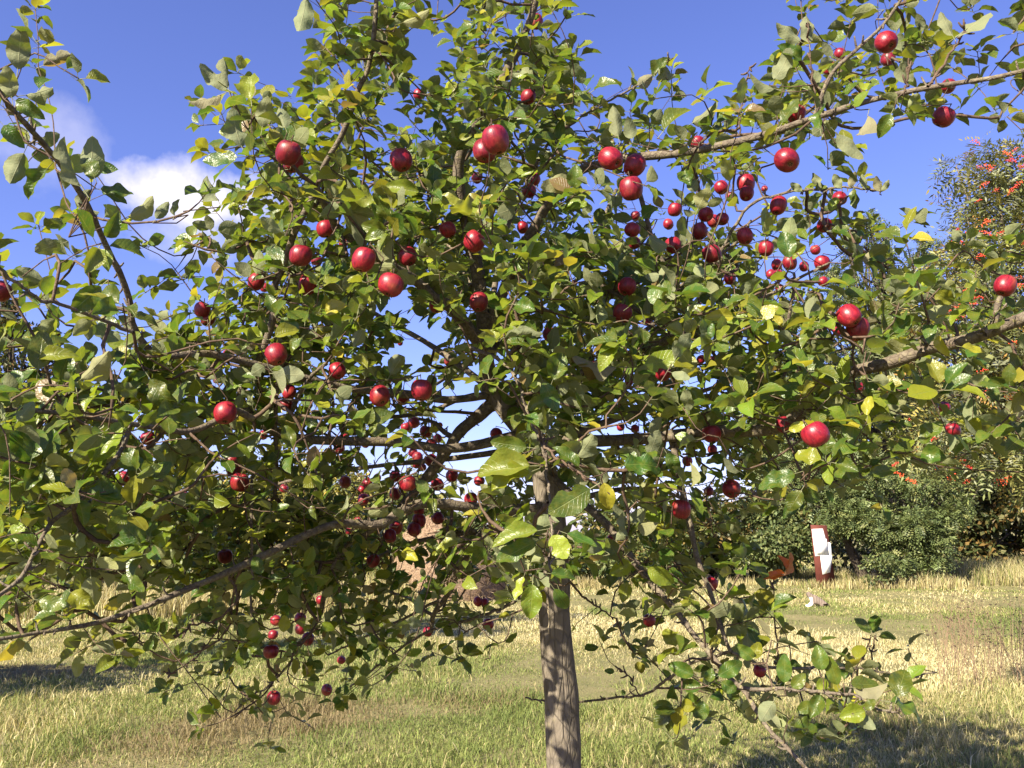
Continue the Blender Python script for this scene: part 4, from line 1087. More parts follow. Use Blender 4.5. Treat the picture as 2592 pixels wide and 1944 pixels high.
# ------------------------------------------------------------------ apples (x, y, diameter in photo pixels, how freely it shows, label)
APPLES = [
    (1337, 246, 40, 1, 'red apple high in the crown, centre top, a leaf under its chin'),
    (1255, 355, 72, 1, 'biggest apple of the upper crown, dark red beside the steep limb'),
    (1227, 383, 60, .6, 'red apple tucked behind the biggest apple of the upper crown'),
    (1016, 406, 58, 1, 'round red apple against blue sky left of the steep central limb'),
    (1208, 451, 28, 1, 'small red apple just below the biggest apple of the upper crown'),
    (1546, 402, 58, .9, 'red apple crossed by the long lichen-grey limb'),
    (1606, 420, 54, .9, 'shaded red apple hanging right under the long lichen-grey limb'),
    (1598, 478, 60, 1, 'glossy round apple hanging free below the long lichen-grey limb'),
    (1352, 455, 32, .6, 'dark small apple, upper of two behind a broad lime leaf'),
    (1339, 484, 36, .8, 'lower of two small apples behind a broad lime leaf'),
    (1323, 576, 32, .9, 'teardrop-looking small apple half covered, hanging alone under the crown centre'),
    (1134, 582, 42, .8, 'purplish apple peeping over a broad green leaf, upper middle'),
    (1200, 612, 55, .7, 'large apple behind a thin branch and one lime leaf, upper middle'),
    (1608, 547, 27, .9, 'top apple in the string of three below the glossy round apple'),
    (1600, 582, 40, 1, 'middle and largest apple in the string of three below the glossy round one'),
    (1606, 616, 32, .5, 'lowest apple in the string of three, mostly hidden by leaves'),
    (1708, 531, 34, 1, 'small apple alone on the sky gap between two limbs'),
    (1692, 568, 28, .7, 'small apple half hidden below the one on the sky gap'),
    (1704, 621, 40, 1, 'dark shiny apple with a visible eye, middle right of the crown'),
    (1059, 240, 30, .6, 'deeply shaded apple high up left of the steep central limb'),
    (1264, 156, 20, .4, 'tiny red apple hidden beside the top of the steep central limb'),
    (1356, 55, 38, .5, 'apple at the very top of the crown behind a leaf'),
    (729, 388, 62, .9, 'red apple with a dark shadow band at the upper left, near the cloud'),
    (742, 412, 50, .4, 'apple pressed against the shadow-banded apple near the cloud'),
    (761, 648, 56, .9, 'pale-cheeked red apple left of centre, above the thick spur'),
    (801, 660, 28, .6, 'small apple touching the right side of the pale-cheeked apple'),
    (920, 658, 62, .9, 'large apple split by a leaf shadow, left of the shiny one'),
    (989, 722, 64, 1, 'large shiny apple with a bright glint, left middle of the crown'),
    (824, 580, 45, .6, 'shaded pinkish apple behind the grey branch at the upper left'),
    (869, 616, 24, .6, 'small bright apple under the grey branch at the upper left'),
    (780, 720, 50, .6, 'apple half covered by leaves below the pale-cheeked apple'),
    (648, 714, 40, .5, 'apple deep in leaves, left of the pale-cheeked apple'),
    (670, 728, 24, .4, 'small apple beside the one deep in leaves, far left of centre'),
    (750, 515, 36, .4, 'apple fragment behind the mossy upright limb'),
    (1032, 650, 48, .6, 'shadowed apple above and right of the large shiny apple'),
    (1212, 765, 48, .7, 'red apple with a dark leaf across its right half, mid crown'),
    (1106, 773, 40, .5, 'low-lit apple under a lime leaf, right of the large shiny apple'),
    (1013, 868, 15, .7, 'tiny pink apple at the sky hole left of the crown centre'),
    (1135, 915, 24, .8, 'wrinkled little apple right of the sky hole'),
    (962, 1003, 52, 1, 'dark apple in silhouette, left of a pair beside the sky gap'),
    (1067, 988, 54, 1, 'dark purple apple in silhouette next to a hanging leaf and the sky gap'),
    (1020, 1008, 34, .5, 'apple wedged between the two dark silhouetted apples'),
    (854, 939, 42, .9, 'dark red apple left of the silhouetted pair'),
    (699, 898, 54, .8, 'large dark apple under a leaf roof in the left half'),
    (578, 898, 30, .5, 'red apple left of the large dark one under the leaf roof'),
    (548, 963, 18, .7, 'little pink apple left of the dark forked limb'),
    (732, 993, 36, .8, 'upper of two apples next to the pale upright limb'),
    (726, 1024, 36, .9, 'lower of two apples next to the pale upright limb'),
    (783, 1025, 18, .5, 'small dark apple right of the two beside the pale upright limb'),
    (570, 1046, 60, .7, 'big apple behind the curved dark limb in the left half'),
    (642, 1108, 30, .9, 'left apple of a small bright pair below the forked limb'),
    (666, 1102, 24, .9, 'right apple of a small bright pair below the forked limb'),
    (786, 1108, 15, .8, 'tiny apple between the bright pair and the silhouetted pair'),
    (821, 1114, 16, .6, 'tiny dim apple below the silhouetted pair, to the left'),
    (871, 1111, 30, .5, 'orange-red apple behind a yellow leaf below the silhouetted pair'),
    (859, 1135, 30, .5, 'dull orange apple just under the one behind a yellow leaf'),
    (925, 1123, 22, .9, 'bright pink apple alone on a thin dark branch, left of the sky gap'),
    (587, 1168, 36, .8, 'top apple of three stacked in the left half'),
    (593, 1189, 38, .7, 'middle apple of three stacked in the left half'),
    (607, 1222, 46, 1, 'lowest and largest apple of three stacked in the left half'),
    (874, 1221, 31, 1, 'clear red apple with a glint, left of the low cluster'),
    (718, 1237, 22, .8, 'small dark apple beside the vertical limb in the lower left'),
    (920, 1265, 30, 1, 'half lit round apple at the lower left of the low cluster'),
    (955, 1210, 20, .8, 'small apple at the upper right of the half lit one'),
    (931, 1222, 26, .6, 'narrow lit apple above the half lit round apple'),
    (916, 1239, 20, .5, 'small dim apple touching the half lit round apple'),
    (1048, 1070, 30, .9, 'pink apple at the top left of the bunch below the silhouettes'),
    (1027, 1082, 26, .6, 'dark apple left of the pink one atop the bunch'),
    (1078, 1093, 32, .9, 'bright pink apple near the broken limb by the sky gap'),
    (1108, 1110, 22, 1, 'oval lit apple right at the broken limb by the sky gap'),
    (1090, 1128, 32, .8, 'dark apple under the oval lit one by the broken limb'),
    (1099, 1074, 18, .7, 'small apple above the bright pink one, left of the sky gap'),
    (1114, 1076, 14, .7, 'tiny apple nearest the sky gap, above the oval lit one'),
    (1045, 1146, 24, .8, 'upper left apple of the tight knot of apples by the limb'),
    (1057, 1158, 28, .9, 'eye-forward apple in the middle of the tight knot'),
    (1055, 1175, 22, .8, 'lower left apple of the tight knot by the limb'),
    (1071, 1183, 18, .8, 'lowest apple of the tight knot by the limb'),
    (1093, 1167, 34, .7, 'dark right-hand apple of the tight knot by the limb'),
    (1108, 1227, 33, 1, 'apple with a red glowing face under the tight knot'),
    (1144, 1205, 31, 1, 'dark plum-like apple outlined on the white sky'),
    (1213, 1218, 28, .7, 'narrow sunlit apple between sky gap and hanging lime leaves'),
    (1192, 1265, 36, .6, 'dull apple just above the thick level limb'),
    (1000, 1206, 30, .7, 'apple half behind a leaf, left of the tight knot'),
    (1033, 1224, 42, .6, 'large shaded apple beneath the tight knot'),
    (1000, 1251, 32, .9, 'dark apple above the pale end of the level limb'),
    (1256, 1099, 32, .7, 'dark apple between the fork of trunk and broken limb'),
    (1304, 1158, 15, .8, 'tiny bright apple beside the big lime leaf near the trunk'),
    (1247, 1033, 20, .6, 'crimson sliver of apple at the trunk fork'),
    (1226, 992, 12, .7, 'tiniest apple, above the trunk fork'),
    (1060, 1290, 32, .7, 'shaded apple hanging just under the level limb'),
    (1061, 1318, 34, .8, 'apple with one lit spot, below the level limb'),
    (1002, 1336, 34, .8, 'upper apple of a dark pair over the haystack'),
    (987, 1357, 34, .9, 'lower apple of a dark pair over the haystack, top lit'),
    (1048, 1341, 34, .8, 'oval shaded apple right of the dark pair over the haystack'),
    (1108, 1312, 32, .7, 'dim apple at the top edge of the haystack'),
    (1192, 1301, 20, .6, 'small dim apple under the level limb near the trunk'),
    (906, 1321, 22, .6, 'orange-tinged apple left of the pale limb end'),
    (882, 1345, 18, .6, 'small reddish apple below the pale limb, lower left'),
    (945, 1420, 34, 1, 'dark round apple hanging left of the haystack'),
    (1210, 1523, 26, .8, 'left apple of a little pair low and left of the trunk'),
    (1227, 1526, 22, .8, 'right apple of a little pair low and left of the trunk'),
    (1235, 1581, 30, .9, 'shaded apple below the little pair, left of the trunk'),
    (1083, 1599, 26, .7, 'apple at the tip of the hanging dark limb before the haystack'),
    (1548, 1366, 26, 1, 'dark apple behind the slanting branch right of the trunk'),
    (1643, 1571, 32, 1, 'apple hanging over the bright grass right of the trunk'),
    (864, 1671, 22, .8, 'small apple low over the grass left of the trunk'),
    (570, 1409, 36, 1, 'pinkish apple above the long bottom-left branch'),
    (699, 1571, 28, .9, 'apple at the upper left of the yellow leaf, bottom left'),
    (760, 1566, 30, .9, 'apple at the upper right of the yellow leaf, bottom left'),
    (691, 1607, 26, 1, 'orange-cheeked small apple left of the yellow leaf'),
    (760, 1593, 28, .6, 'apple mostly hidden right of the yellow leaf, bottom left'),
    (779, 1618, 31, 1, 'round dark apple, rightmost of the group by the yellow leaf'),
    (686, 1650, 38, .9, 'largest apple of the group by the yellow leaf, below it'),
    (693, 1767, 36, 1, 'lowest apple of all, bottom left, a pale leaf below it'),
    (827, 1747, 30, 1, 'dark apple at the end of the drooping lower left twigs'),
    (812, 1519, 26, .7, 'shaded apple above the round dark one, lower left'),
    (4, 738, 52, .8, 'big apple cut off by the left edge of the picture'),
    (512, 785, 40, .7, 'upper apple of a pair hidden in leaves at the left'),
    (527, 806, 40, .7, 'lower apple of a pair hidden in leaves at the left'),
    (274, 1121, 22, .8, 'small bright apple far left, under big leaves'),
    (375, 1109, 36, .8, 'red apple under the dark level branch at the left'),
    (312, 1212, 36, .8, 'red apple half covered by a large drooping leaf, far left'),
    (461, 1261, 34, .6, 'dim orange apple low in the left foliage'),
    (2244, 107, 54, 1, 'shiny apple with visible eye near the top right corner'),
    (2247, 150, 36, .6, 'apple half hidden under the shiny one near the top right corner'),
    (2126, 137, 30, .7, 'lit apple left of the shiny one near the top right corner'),
    (2101, 174, 34, .4, 'orange-red apple behind curled leaves, upper right'),
    (2015, 289, 48, .9, 'apple leaning on a bright leaf at the middle of the top right bough'),
    (1992, 406, 63, 1, 'large dark crimson apple hanging under the top right bough against sky'),
    (2388, 297, 54, 1, 'apple with a leaf tip across it, hanging alone against the right sky'),
    (2400, 219, 36, .5, 'orange-red apple mostly hidden on the top right bough'),
    (1765, 363, 34, .8, 'blemished reddish-brown apple on the long limb'),
    (1826, 475, 34, 1, 'left apple of a pair below the long limb'),
    (1888, 465, 47, 1, 'larger right apple of a pair below the long limb'),
    (1849, 498, 26, .8, 'small apple below the pair under the long limb'),
    (1890, 490, 38, .4, 'apple behind the larger one of the pair under the long limb'),
    (1935, 478, 16, .8, 'tiny apple on the thin horizontal twig, upper right'),
    (2126, 502, 36, 1, 'apple dangling from the thin bare twig against open sky'),
    (2087, 571, 37, 1, 'light red apple with dark eye above the yellow leaves, right'),
    (1787, 543, 38, .9, 'upper left apple of a foursome right of centre'),
    (1806, 560, 34, .8, 'middle apple of a foursome right of centre, eye showing'),
    (1828, 555, 34, .8, 'right apple of a foursome right of centre'),
    (1771, 586, 42, .9, 'lowest and darkest apple of a foursome right of centre'),
    (1970, 521, 44, .5, 'dark apple behind a pointed lime leaf, right'),
    (1886, 598, 42, .8, 'streaky light red apple right of the foursome'),
    (1939, 629, 38, 1, 'narrow dark red apple with a bright tip, right of the streaky one'),
    (1802, 643, 46, .9, 'apple with eye showing, below the foursome'),
    (2064, 633, 26, .8, 'small apple under the light red one and beside yellow leaves'),
    (2081, 666, 38, 1, 'right end apple in the row above the lone bright pair'),
    (2035, 675, 24, .9, 'small apple in the middle of the row above the bright pair'),
    (1999, 666, 36, 1, 'largest dark apple in the row above the bright pair'),
    (1966, 671, 28, .9, 'apple left of the largest dark one in the row'),
    (1951, 695, 25, .9, 'leftmost pale red apple in the row, lower tier'),
    (1970, 697, 28, .9, 'dark apple of the lower tier next to the leftmost one'),
    (1974, 732, 24, .8, 'apple under the lower tier of the row'),
    (2013, 746, 22, .6, 'dim apple on the stem under the row'),
    (1847, 705, 31, 1, 'nearly black shaded apple beside a blue sky patch'),
    (2083, 713, 28, .6, 'dim apple under the right end of the row'),
    (2150, 800, 58, 1, 'upper apple of the bright pair above the thick bare limb'),
    (2171, 834, 59, 1, 'lower, glinting apple of the bright pair above the thick bare limb'),
    (2120, 838, 26, .7, 'small apple behind the left of the bright pair'),
    (2544, 724, 54, 1, 'brownish-red apple standing on a stub at the right edge'),
    (1775, 910, 24, .7, 'left of two small apples under the middle right twigs'),
    (1802, 912, 20, .7, 'right of two small apples under the middle right twigs'),
    (2173, 982, 30, .8, 'dark apple in the shade under the thick bare limb'),
    (2037, 1015, 34, .6, 'apple behind two leaves above the largest apple'),
    (2065, 1101, 70, 1, 'largest apple of the right side, dark crimson, hanging low'),
    (1986, 1076, 42, .8, 'dark apple behind the yellow leaf, left of the largest one'),
    (1802, 1099, 46, 1, 'vivid red oval apple, lower right of the crown'),
    (1803, 1138, 26, 1, 'small orange apple under the vivid red oval one'),
    (1740, 1168, 26, .9, 'dark pink apple left of the small orange one'),
    (1851, 1238, 46, 1, 'round red apple at the lower right with leaf shadow on top'),
    (1794, 1244, 26, .7, 'dark apple left of the round one at the lower right'),
    (2390, 1031, 28, .8, 'small pink apple among the rowan berries'),
    (2412, 1089, 36, .5, 'nearly black apple near the rowan berries'),
    (1724, 1290, 48, .7, 'bright apple half covered by a dark leaf, right of the trunk'),
    (1678, 945, 42, .5, 'apple under the large pointed lime leaf, right of centre'),
    (1592, 968, 22, .7, 'small shaded apple in the crown centre, right of the trunk line'),
    (1571, 1081, 21, 1, 'upper left of three little apples on the right-hand sky hole'),
    (1607, 1086, 22, 1, 'upper right of three little apples on the right-hand sky hole'),
    (1581, 1112, 20, .7, 'lowest of three little apples on the right-hand sky hole'),
    (1526, 1115, 26, .8, 'dark apple left of the three on the right-hand sky hole'),
    (1500, 921, 18, .8, 'red sliver of apple above the crown centre twigs'),
    (1587, 726, 46, .5, 'shaded apple with a lit wedge in the middle of the crown'),
    (1575, 793, 48, .4, 'dark apple below the one with a lit wedge'),
    (1637, 814, 24, .8, 'pink apple with a white glint near a bright sky speck'),
    (1391, 847, 34, .6, 'dim apple right of the grey rolled leaf, mid crown'),
    (1454, 716, 17, .7, 'tiny red apple high in the middle of the crown'),
    (1800, 1478, 34, .8, 'dark apple beside the lower right upright twig'),
    (1923, 1698, 32, 1, 'dull brown-red apple under the leaves of the lowest right bough'),
]
# apple body: turned profile with stalk hollow and eye hollow
def apple_mesh(n_seg, prof, seed):
    r = np.random.default_rng(seed)
    V, F4, F3 = [], [], []
    a0 = r.uniform(0, 6.3)
    for (rr, z) in prof:
        for j in range(n_seg):
            a = 2 * math.pi * j / n_seg
            k = 1 + 0.022 * math.sin(5 * a + a0) * (0.5 - z) + 0.02 * math.sin(2 * a + a0 * 2)
            V.append((rr * k * math.cos(a), rr * k * math.sin(a), z - 0.44 + 0.02 * math.sin(a + a0)))
    n = len(prof)
    for i in range(n - 1):
        for j in range(n_seg):
            F4.append((i * n_seg + j, i * n_seg + (j + 1) % n_seg, (i + 1) * n_seg + (j + 1) % n_seg, (i + 1) * n_seg + j))
    V.append((0, 0, prof[0][1] - 0.44)); V.append((0, 0, prof[-1][1] - 0.44))
    for j in range(n_seg):
        F3.append((j, len(V) - 2, (j + 1) % n_seg))
        F3.append(((n - 1) * n_seg + j, (n - 1) * n_seg + (j + 1) % n_seg, len(V) - 1))
    return npmesh('apple', np.array(V), [np.array(F4), np.array(F3)], smooth=True)
PROF = [(0.05, 0.065), (0.11, 0.022), (0.19, 0.0), (0.29, 0.035), (0.385, 0.12), (0.455, 0.24), (0.495, 0.40), (0.50, 0.52), (0.475, 0.66), (0.41, 0.79), (0.31, 0.875), (0.21, 0.895), (0.13, 0.865), (0.07, 0.80), (0.025, 0.755)]
ma = M('apple_skin')
aco = ma.n('ShaderNodeTexCoord').outputs['Object']
aoi = ma.n('ShaderNodeObjectInfo')
shift = ma.n('ShaderNodeVectorMath', operation='ADD')
ma.l(aco, shift.inputs[0]); ma.l(aoi.outputs['Location'], shift.inputs[1])
am = ma.n('ShaderNodeMapping'); am.inputs['Scale'].default_value = (1, 1, 0.25); ma.l(shift.outputs[0], am.inputs['Vector'])
an = ma.noise(am.outputs[0], 9.0, 4, 0.6)
big = ma.noise(shift.outputs[0], 1.3, 2, 0.5)
acol = ma.ramp(an, [(0.30, (0.10, 0.003, 0.011)), (0.5, (0.20, 0.006, 0.017)), (0.75, (0.31, 0.018, 0.024))])
acol = ma.mix(ma.math('MULTIPLY', ma.math('SUBTRACT', big, 0.56, clamp=True), 2.2, clamp=True), acol, (0.40, 0.12, 0.045))
acol = ma.mix(ma.math('MULTIPLY', ma.math('SUBTRACT', aoi.outputs['Random'], 0.45, clamp=True), 0.9), acol, ma.mix(1.0, acol, (0.45, 0.55, 0.75), 'MULTIPLY'))
avo = ma.n('ShaderNodeTexVoronoi'); avo.inputs['Scale'].default_value = 13.0; ma.l(aco, avo.inputs['Vector'])
dots = ma.math('LESS_THAN', avo.outputs['Distance'], 0.13)
acol = ma.mix(ma.math('MULTIPLY', dots, 0.35), acol, (0.55, 0.30, 0.16))
asx = ma.n('ShaderNodeSeparateXYZ'); ma.l(aco, asx.inputs[0])
hol = ma.math('MULTIPLY', ma.math('SUBTRACT', 0.16, ma.math('SQRT', ma.math('ADD', ma.math('POWER', asx.outputs[0], 2.0), ma.math('POWER', asx.outputs[1], 2.0))), clamp=True), 9.0, clamp=True)
acol = ma.mix(ma.math('MULTIPLY', hol, 0.65), acol, (0.26, 0.15, 0.055))
MAT_APPLE = ma.done(ma.principled(acol, ma.math('ADD', 0.30, ma.math('MULTIPLY', big, 0.22)), 0.45, ma.bump(an, 0.08, 0.02)).outputs[0])
MAT_CALYX = plain('apple_eye', (0.055, 0.035, 0.02), 0.9, 0.1)
AM_HI = [apple_mesh(24, PROF, s) for s in (1, 2, 3)]
AM_LO = [apple_mesh(14, PROF[::2], s) for s in (4, 5)]
sbag = Bag(); sbag.add(*tube(np.array([(0, 0, 0.30), (0.01, 0, 0.42), (0.035, 0.01, 0.60), (0.05, 0.02, 0.72)]), np.array([0.020, 0.018, 0.020, 0.028]), 6))
STEM = sbag.mesh('stem')
cb = Bag()
for j in range(5):
    a = j * 1.2566
    cb.add(*tube(np.array([(0.05 * math.cos(a), 0.05 * math.sin(a), -0.38), (0.075 * math.cos(a), 0.075 * math.sin(a), -0.435), (0.055 * math.cos(a + .3), 0.055 * math.sin(a + .3), -0.462)]), np.array([0.022, 0.02, 0.008]), 4))
CALYX = cb.mesh('calyx')
AP = []
def near_y(px, d):
    real = R.uniform(0.057, 0.062) if d > 45 else R.uniform(0.048, 0.058)
    Y = real * FPX / d
    Y = min(Y, 4.4)
    if px < 300: Y = min(Y, 2.6)
    return max(1.7, Y)
for px, py, d, vis, lab in APPLES:
    Y = near_y(px, d)
    p = at(px, py, Y)
    D = metres(d, px, py, Y)
    o = link('apple', (AM_HI if d >= 34 else AM_LO)[R.randrange(3 if d >= 34 else 2)], MAT_APPLE, label=lab, cat='apple', group='red apples hanging in the tree')
    tilt = Vector((R.gauss(0, 0.42), R.gauss(0.05, 0.42), 1)).normalized()
    qt = tilt.to_track_quat('Z', 'Y') @ Matrix.Rotation(R.uniform(0, 6.3), 3, 'Z').to_quaternion()
    o.rotation_mode = 'QUATERNION'
    o.rotation_quaternion = qt
    o.scale = (D * R.uniform(0.95, 1.05), D * R.uniform(0.95, 1.05), D * R.uniform(0.94, 1.10))
    o.location = Vector(p)
    if d >= 22:
        s = link('stem', STEM, MAT_TWIG); s.parent = o
        if d >= 40:
            s = link('calyx', CALYX, MAT_CALYX); s.parent = o
    top = Vector(p) + qt @ Vector((0.05 * D, 0.02 * D, 0.70 * D))
    AP.append((px, py, d / 2, project(p)[2], vis ** 0.5, np.array(top)))

# ------------------------------------------------------------------ grow twigs and leaves
DENS = ["20000000672366100000255322", "41000200684478402002567544", "41000254677788632336775433", "22100378656787766666520000", "21110257758877644455321000", "22222378888887655666653100",
        "33223578888888888887643334", "33335788888888888888755555", "34567888886788888888876554", "57888888886678888888886555", "88888888876358887888885443", "88888888876458877765444322",
        "88888888888786767764321000", "88888888887886566642100000", "76667888864876445652000000", "53334667766652124553000000", "21223566553220012343222000", "00001343310000000443233000", "00000221000000000212210000"]
def cell_density(c, r):
    rr = min(max(r, 0), 18)
    if r < 0: return 4 if 7 <= c <= 14 else (3 if c >= 20 else 0)
    if c < 0: return 0 if r < 6 or r > 15 else 6
    if c > 25: return 4 if r < 3 else (4 if 6 <= r < 12 else 0)
    return int(DENS[rr][c])
def depth_for(c, r):
    k = R.random()
    if r <= 3 and c >= 7:
        return R.uniform(2.2, 2.8) if k < 0.45 else R.uniform(2.8, 3.9)
    if c <= 3:
        if r >= 13: return R.uniform(1.9, 2.4) if k < 0.30 else R.uniform(2.4, 3.1)
        return R.uniform(1.65, 2.2) if k < 0.32 else R.uniform(2.2, 3.1)
    if r >= 14 and c >= 16:
        return R.uniform(2.4, 3.0) if k < 0.4 else R.uniform(3.0, 4.2)
    if 12 <= r <= 14 and 12 <= c <= 15:
        return R.uniform(2.3, 3.15) if k < 0.55 else R.uniform(3.3, 4.4)
    if r >= 13:
        return R.uniform(2.3, 2.9) if k < 0.06 else R.uniform(2.9, 3.7 if c < 10 else 4.4)
    if c >= 20:
        return R.uniform(2.1, 2.7) if k < 0.35 else R.uniform(2.7, 3.9)
    if c <= 6:
        return R.uniform(1.95, 2.5) if k < 0.18 else R.uniform(2.5, 3.5)
    if c <= 9:
        return R.uniform(2.1, 2.6) if k < 0.15 else R.uniform(2.6, 3.9)
    return R.uniform(2.1, 2.7) if k < 0.13 else (R.uniform(2.7, 3.5) if k < 0.42 else R.uniform(3.5, 4.8))
HOLES = [(1060, 868, 42), (1010, 890, 26), (1160, 1075, 40), (1225, 1135, 46), (1180, 1035, 40), (1270, 1075, 26), (1200, 1185, 30), (1530, 1080, 10), (1570, 1100, 10), (560, 1222, 18), (1010, 770, 26), (1270, 735, 16), (1465, 1310, 24), (1745, 985, 20), (1800, 990, 16),
         (440, 430, 60), (380, 470, 70), (250, 300, 70), (1850, 560, 24), (2010, 430, 34), (2320, 420, 50), (2250, 530, 40), (1690, 300, 24), (1700, 470, 28), (1480, 330, 18), (1170, 620, 0), (950, 400, 0), (1630, 300, 0), (2240, 400, 60), (1410, 1290, 30), (2083, 1390, 52), (1975, 1432, 36), (2065, 1528, 34), (2210, 1470, 26), (2040, 1330, 30), (430, 120, 90), (1080, 130, 40), (1000, 300, 20)]
ros = []
for r in range(-2, 19):
    for c in range(-2, 28):
        D = cell_density(c, r)
        if not D: continue
        cov = min(0.978, D / 8.15)
        od = -math.log(1 - cov)
        area = 0.0
        while area < od * 10000:
            px, py = (c + R.random()) * 100, (r + R.random()) * 100
            Y = depth_for(min(max(c, 0), 25), min(max(r, 0), 18))
            nl = R.randint(4, 8)
            area += nl * 0.65 * 0.061 * 0.037 * 0.50 * (FPX / Y) ** 2 * 0.85
            if any(hr and math.hypot(px - hx, py - hy) < hr + 22 for hx, hy, hr in HOLES): continue
            ros.append((px, py, Y, nl, at(px, py, Y)))
NODES_A = list(NODES)
kd_pts = list(NODES_A)
parent = [-1] * len(kd_pts)
nskel = len(kd_pts)
def build_kd():
    kd = KDTree(len(kd_pts))
    for i, p in enumerate(kd_pts): kd.insert(p, i)
    kd.balance()
    return kd
kd = build_kd()
targets = [('a', a[5]) for a in AP] + [('r', x) for x in ros] + [('h', h) for h in HANDP]
pos = [t[1][4] if t[0] == 'r' else t[1] for t in targets]
dist0 = [kd.find(p)[2] for p in pos]
order = sorted(range(len(targets)), key=lambda i: dist0[i] + R.uniform(0, 0.05) + (0 if targets[i][0] == 'r' else 9))
ends = {}
cnt = 0
for i in order:
    p = pos[i]
    co_, j, dd = kd.find(p)
    if targets[i][0] == 'r' and dd > 0.42: continue
    if dd > 0.05:
        n = max(2, int(dd / 0.05))
        bend = NR.normal(0, 0.10, 3) * dd + np.array((0, 0, -0.10 * dd))
        last = j
        s0 = np.array(kd_pts[j])
        for k in range(1, n + 1):
            t = k / n
            q_ = s0 * (1 - t) + p * t + bend * math.sin(math.pi * t) * 0.9 + (NR.normal(0, 0.004, 3) if k < n else 0)
            kd_pts.append(q_); parent.append(last); last = len(kd_pts) - 1
        ends[i] = last
    else:
        kd_pts.append(p); parent.append(j); ends[i] = len(kd_pts) - 1
    cnt += 1
    if cnt % 120 == 0: kd = build_kd()
load = np.zeros(len(kd_pts))
for i in ends.values(): load[i] += 1
for i in range(len(kd_pts) - 1, nskel - 1, -1):
    if parent[i] >= 0: load[parent[i]] += load[i]
kids = {}
for i in range(nskel, len(kd_pts)): kids.setdefault(parent[i], []).append(i)
def rad(i): return min(0.0062, 0.00125 * (max(1, load[i]) ** 0.5) + 0.0002)
visited = set()
for i in range(nskel, len(kd_pts)):
    if parent[i] < nskel or kids[parent[i]][0] != i:
        chain = [parent[i], i]
        while chain[-1] in kids:
            chain.append(kids[chain[-1]][0])
        P_ = np.array([kd_pts[k] for k in chain])
        rr = np.array([min(rad(k), rad(i)) if k >= nskel else rad(i) for k in chain])
        if len(P_) > 4:
            for _ in range(2): P_[2:-1] = 0.25 * P_[1:-2] + 0.5 * P_[2:-1] + 0.25 * P_[3:]
        TW.add(*tube(P_, rr, 5 if rr[0] > 0.003 else 4, 0.05))

apx = np.array([(a[0], a[1], a[2], a[3], a[4]) for a in AP])
clr = np.concatenate([np.stack((*project(a), np.full(len(a), c), np.full(len(a), w)), 1) for a, c, w in SK_CLEAR])
hole = np.array([h for h in HOLES if h[2]])
SD = np.array(sun_dir)
def lit_trunk(p):
    # the crown is thinner where the sun reaches the lower trunk
    d = p - np.array((tbase[0], TY, 1.05))
    t_ = np.dot(d, SD)
    off_ = d - SD * t_
    return t_ > 0 and abs(off_[0]) < 0.15 and abs(off_[2]) < 0.32
for i in order:
    if targets[i][0] != 'r' or i not in ends: continue
    px, py, Y, nl, p = targets[i][1]
    e = ends[i]
    tw = norm(np.array(kd_pts[e]) - np.array(kd_pts[parent[e]])) if parent[e] >= 0 else np.array((0, 0, 1.0))
    g = norm(tw * 0.8 + np.array((0, 0, 0.75)) + np.array(sun_dir) * 0.25 + NR.normal(0, 0.25, 3))
    if py < 420 : g = norm(g + np.array((0, 0, 0.4)))
    u = norm(np.cross(g, np.array((0.31, 0.87, 0.2)))); w = np.cross(g, u)
    a0 = R.uniform(0, 6.3)
    size = R.uniform(0.85, 1.12) * (0.86 if py > 1150 and 350 < px < 1150 else 1.0)
    for k in range(nl):
        az = a0 + k * 2.4
        th = R.uniform(0.75, 1.45) if k > 0 else R.uniform(0.2, 0.7)
        radv = u * math.cos(az) + w * math.sin(az)
        A = norm(g * math.cos(th) + radv * math.sin(th) + np.array((0, 0, -0.22)) + NR.normal(0, 0.10, 3))
        N = norm(g - A * np.dot(g, A))
        roll = R.gauss(0, 0.45)
        N = N * math.cos(roll) + np.cross(A, N) * math.sin(roll)
        L = R.uniform(0.047, 0.076) * size
        back = R.uniform(0, 0.05)
        o_ = p - tw * back * (k / nl)
        mid = o_ + A * L * 0.75
        mx, my, md = project(mid)
        pl = L * FPX / md * 0.30
        # leave the fruit, the bare limbs and the sky gaps of the photograph open
        f = (apx[:, 3] > md - 0.04) & (np.hypot(apx[:, 0] - mx, apx[:, 1] - my) < apx[:, 2] + pl * 1.15)
        if f.any() and R.random() < apx[f, 4].max(): continue
        if np.any((np.abs(apx[:, 3] - md) < 0.05) & (np.hypot(apx[:, 0] - mx, apx[:, 1] - my) < apx[:, 2] * 0.9)): continue
        f = (clr[:, 2] > md + 0.01) & (np.hypot(clr[:, 0] - mx, clr[:, 1] - my) < clr[:, 4] * 0.5 + pl * 0.75)
        if f.any() and R.random() < clr[f, 3].max() * 0.85: continue
        if np.any(np.hypot(hole[:, 0] - mx, hole[:, 1] - my) < hole[:, 2]): continue
        if 1370 < mx < 1470 and my > 1480 and md < 3.35: continue
        if lit_trunk(mid) and R.random() < 0.80: continue
        add_leaf(o_, A, N, L, R.uniform(0.85, 1.15), leaf_tint(px, py))
link('twigs', TW.mesh('twigs', True), MAT_TWIG, tree, kind='stuff')

